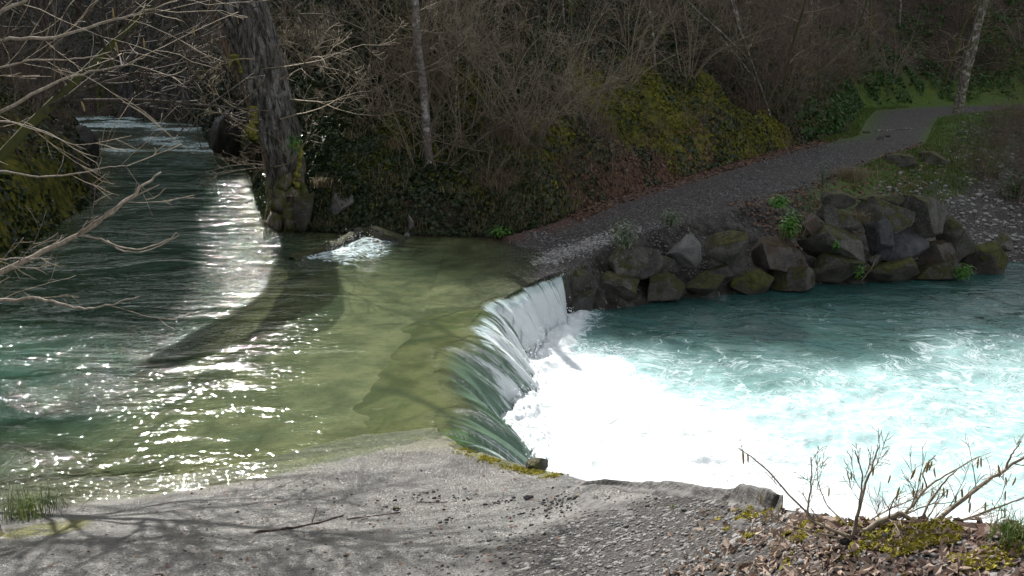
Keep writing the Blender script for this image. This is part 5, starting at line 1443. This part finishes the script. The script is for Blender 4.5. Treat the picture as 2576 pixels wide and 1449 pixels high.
leafy('bright green clump on the right slope above the scree', hit(2556, 500, 16), 420, .06, .7, M['fern'], 61)
leafy('green ivy sprig on the foot of the old leaning trunk', at(742, 380, 19.7), 140, .05, .22, M['green'], 62, squash=1.4)
def fern(label, base, seed, s=.6, group=None):
    r = np.random.default_rng(seed); mb = MB()
    for k in range(11):
        a = r.uniform(0, 6.28); L_ = s * r.uniform(.7, 1.1); t = np.linspace(0, 1, 12)
        c = np.stack([np.cos(a) * t * L_, np.sin(a) * t * L_, L_ * (.9 * t - .75 * t * t)], 1); sd_ = np.array([-math.sin(a), math.cos(a), 0])
        for i in range(1, 12):
            w_ = .22 * L_ * (1 - t[i]) + .01; f = (c[i] - c[i - 1])
            for sg in (-1, 1):
                mb.poly([c[i - 1], c[i - 1] + f * .8, c[i] + sd_ * sg * w_ + f * .4], [(0, 1, 2)])
    o = link('fern', mb.mesh('fern', M['fern'], False)); o.location = tuple(base)
    return tag(o, label, 'fern', group)
for k, (u, v) in enumerate(((1180, 300), (1440, 395), (2190, 225), (2230, 255), (2100, 235), (2290, 215), (1130, 430), (1690, 120), (2330, 190), (860, 320), (1330, 470), (1010, 250), (2440, 250), (2500, 300))):
    fern('green fern among the others in the undergrowth of the slope', hit(u, v, 16), 70 + k, .7 if v < 300 else .5, 'ferns on the slope')

# brambles and bare stems at the bottom left corner
for k, (u, v, lb_) in enumerate(((20, 1300, 'tangle of bare bramble stems at the bottom left corner'), (-20, 1200, 'upright bare twiggy shrub at the left edge above the brambles'))):
    p = hit(max(u, 5), v, 3); p[0] -= .25
    tr, cr = hazel(600 + k, stems=10, h=[.9, 1.3][k], spread=1.3, P=dict(HZ, seg=[.12, .1, .07], rmin=.0018, kids=[6, 3]), r=.007)
    o = thing2('bramble', tr, cr, M['stick'], M['redtwig'], ('stem', 'crown')); o.location = tuple(p); tag(o, lb_, 'shrub')

# spray drops over the jump and at the foot of the fall
r = np.random.default_rng(19)
pts = []
for k in range(200):
    i = r.uniform(.9, 3); kx = np.interp(i, range(4), spx[:, 0]); ky = np.interp(i, range(4), spx[:, 1])
    h_ = abs(r.normal()) * .09
    pts.append((kx + r.uniform(-.15, .5), ky + r.normal() * .15, .03 + h_, r.uniform(.004, .011)))
for k in range(900):
    i = r.uniform(iC0 + .2, iC1 + .3); k0 = int(i); f = i - k0; c_ = B[k0, :2] * (1 - f) + B[k0 + 1, :2] * f; wv_ = np.interp(i, range(len(B)), WID)
    pts.append((c_[0] + wv_ * r.uniform(.9, 1.25), c_[1] + r.normal() * .1, POOL + abs(r.normal()) * .16, r.uniform(.004, .012)))
pts = np.array(pts)
msp, nt, out = newmat('water_spray'); g = NG(nt); g.l(g.principled((.85, .88, .9), .15, None, .6), out.inputs[0])
vv = (ICO1[None] * pts[:, 3][:, None, None] + pts[:, None, :3]).reshape(-1, 3)
Fs = (ICO1F[None] + (np.arange(len(pts)) * len(ICO1))[:, None, None]).reshape(-1, 3)
tag(link('spray', np_mesh('spray', vv, Fs, msp)), 'white water drops flung up by the splash and the fall', None, None, 'stuff')

# ------------------------------------------------------------------ render settings
scene.view_settings.view_transform = 'Standard'
scene.view_settings.look = 'None'
scene.view_settings.exposure = 1.2
scene.view_settings.gamma = 1.0
scene.view_settings.use_curve_mapping = False
cy = scene.cycles
cy.max_bounces = 4; cy.diffuse_bounces = 2; cy.glossy_bounces = 2; cy.transparent_max_bounces = 12; cy.transmission_bounces = 4
cy.caustics_reflective = False; cy.caustics_refractive = False
cy.use_denoising = True
cy.sample_clamp_indirect = 4.0
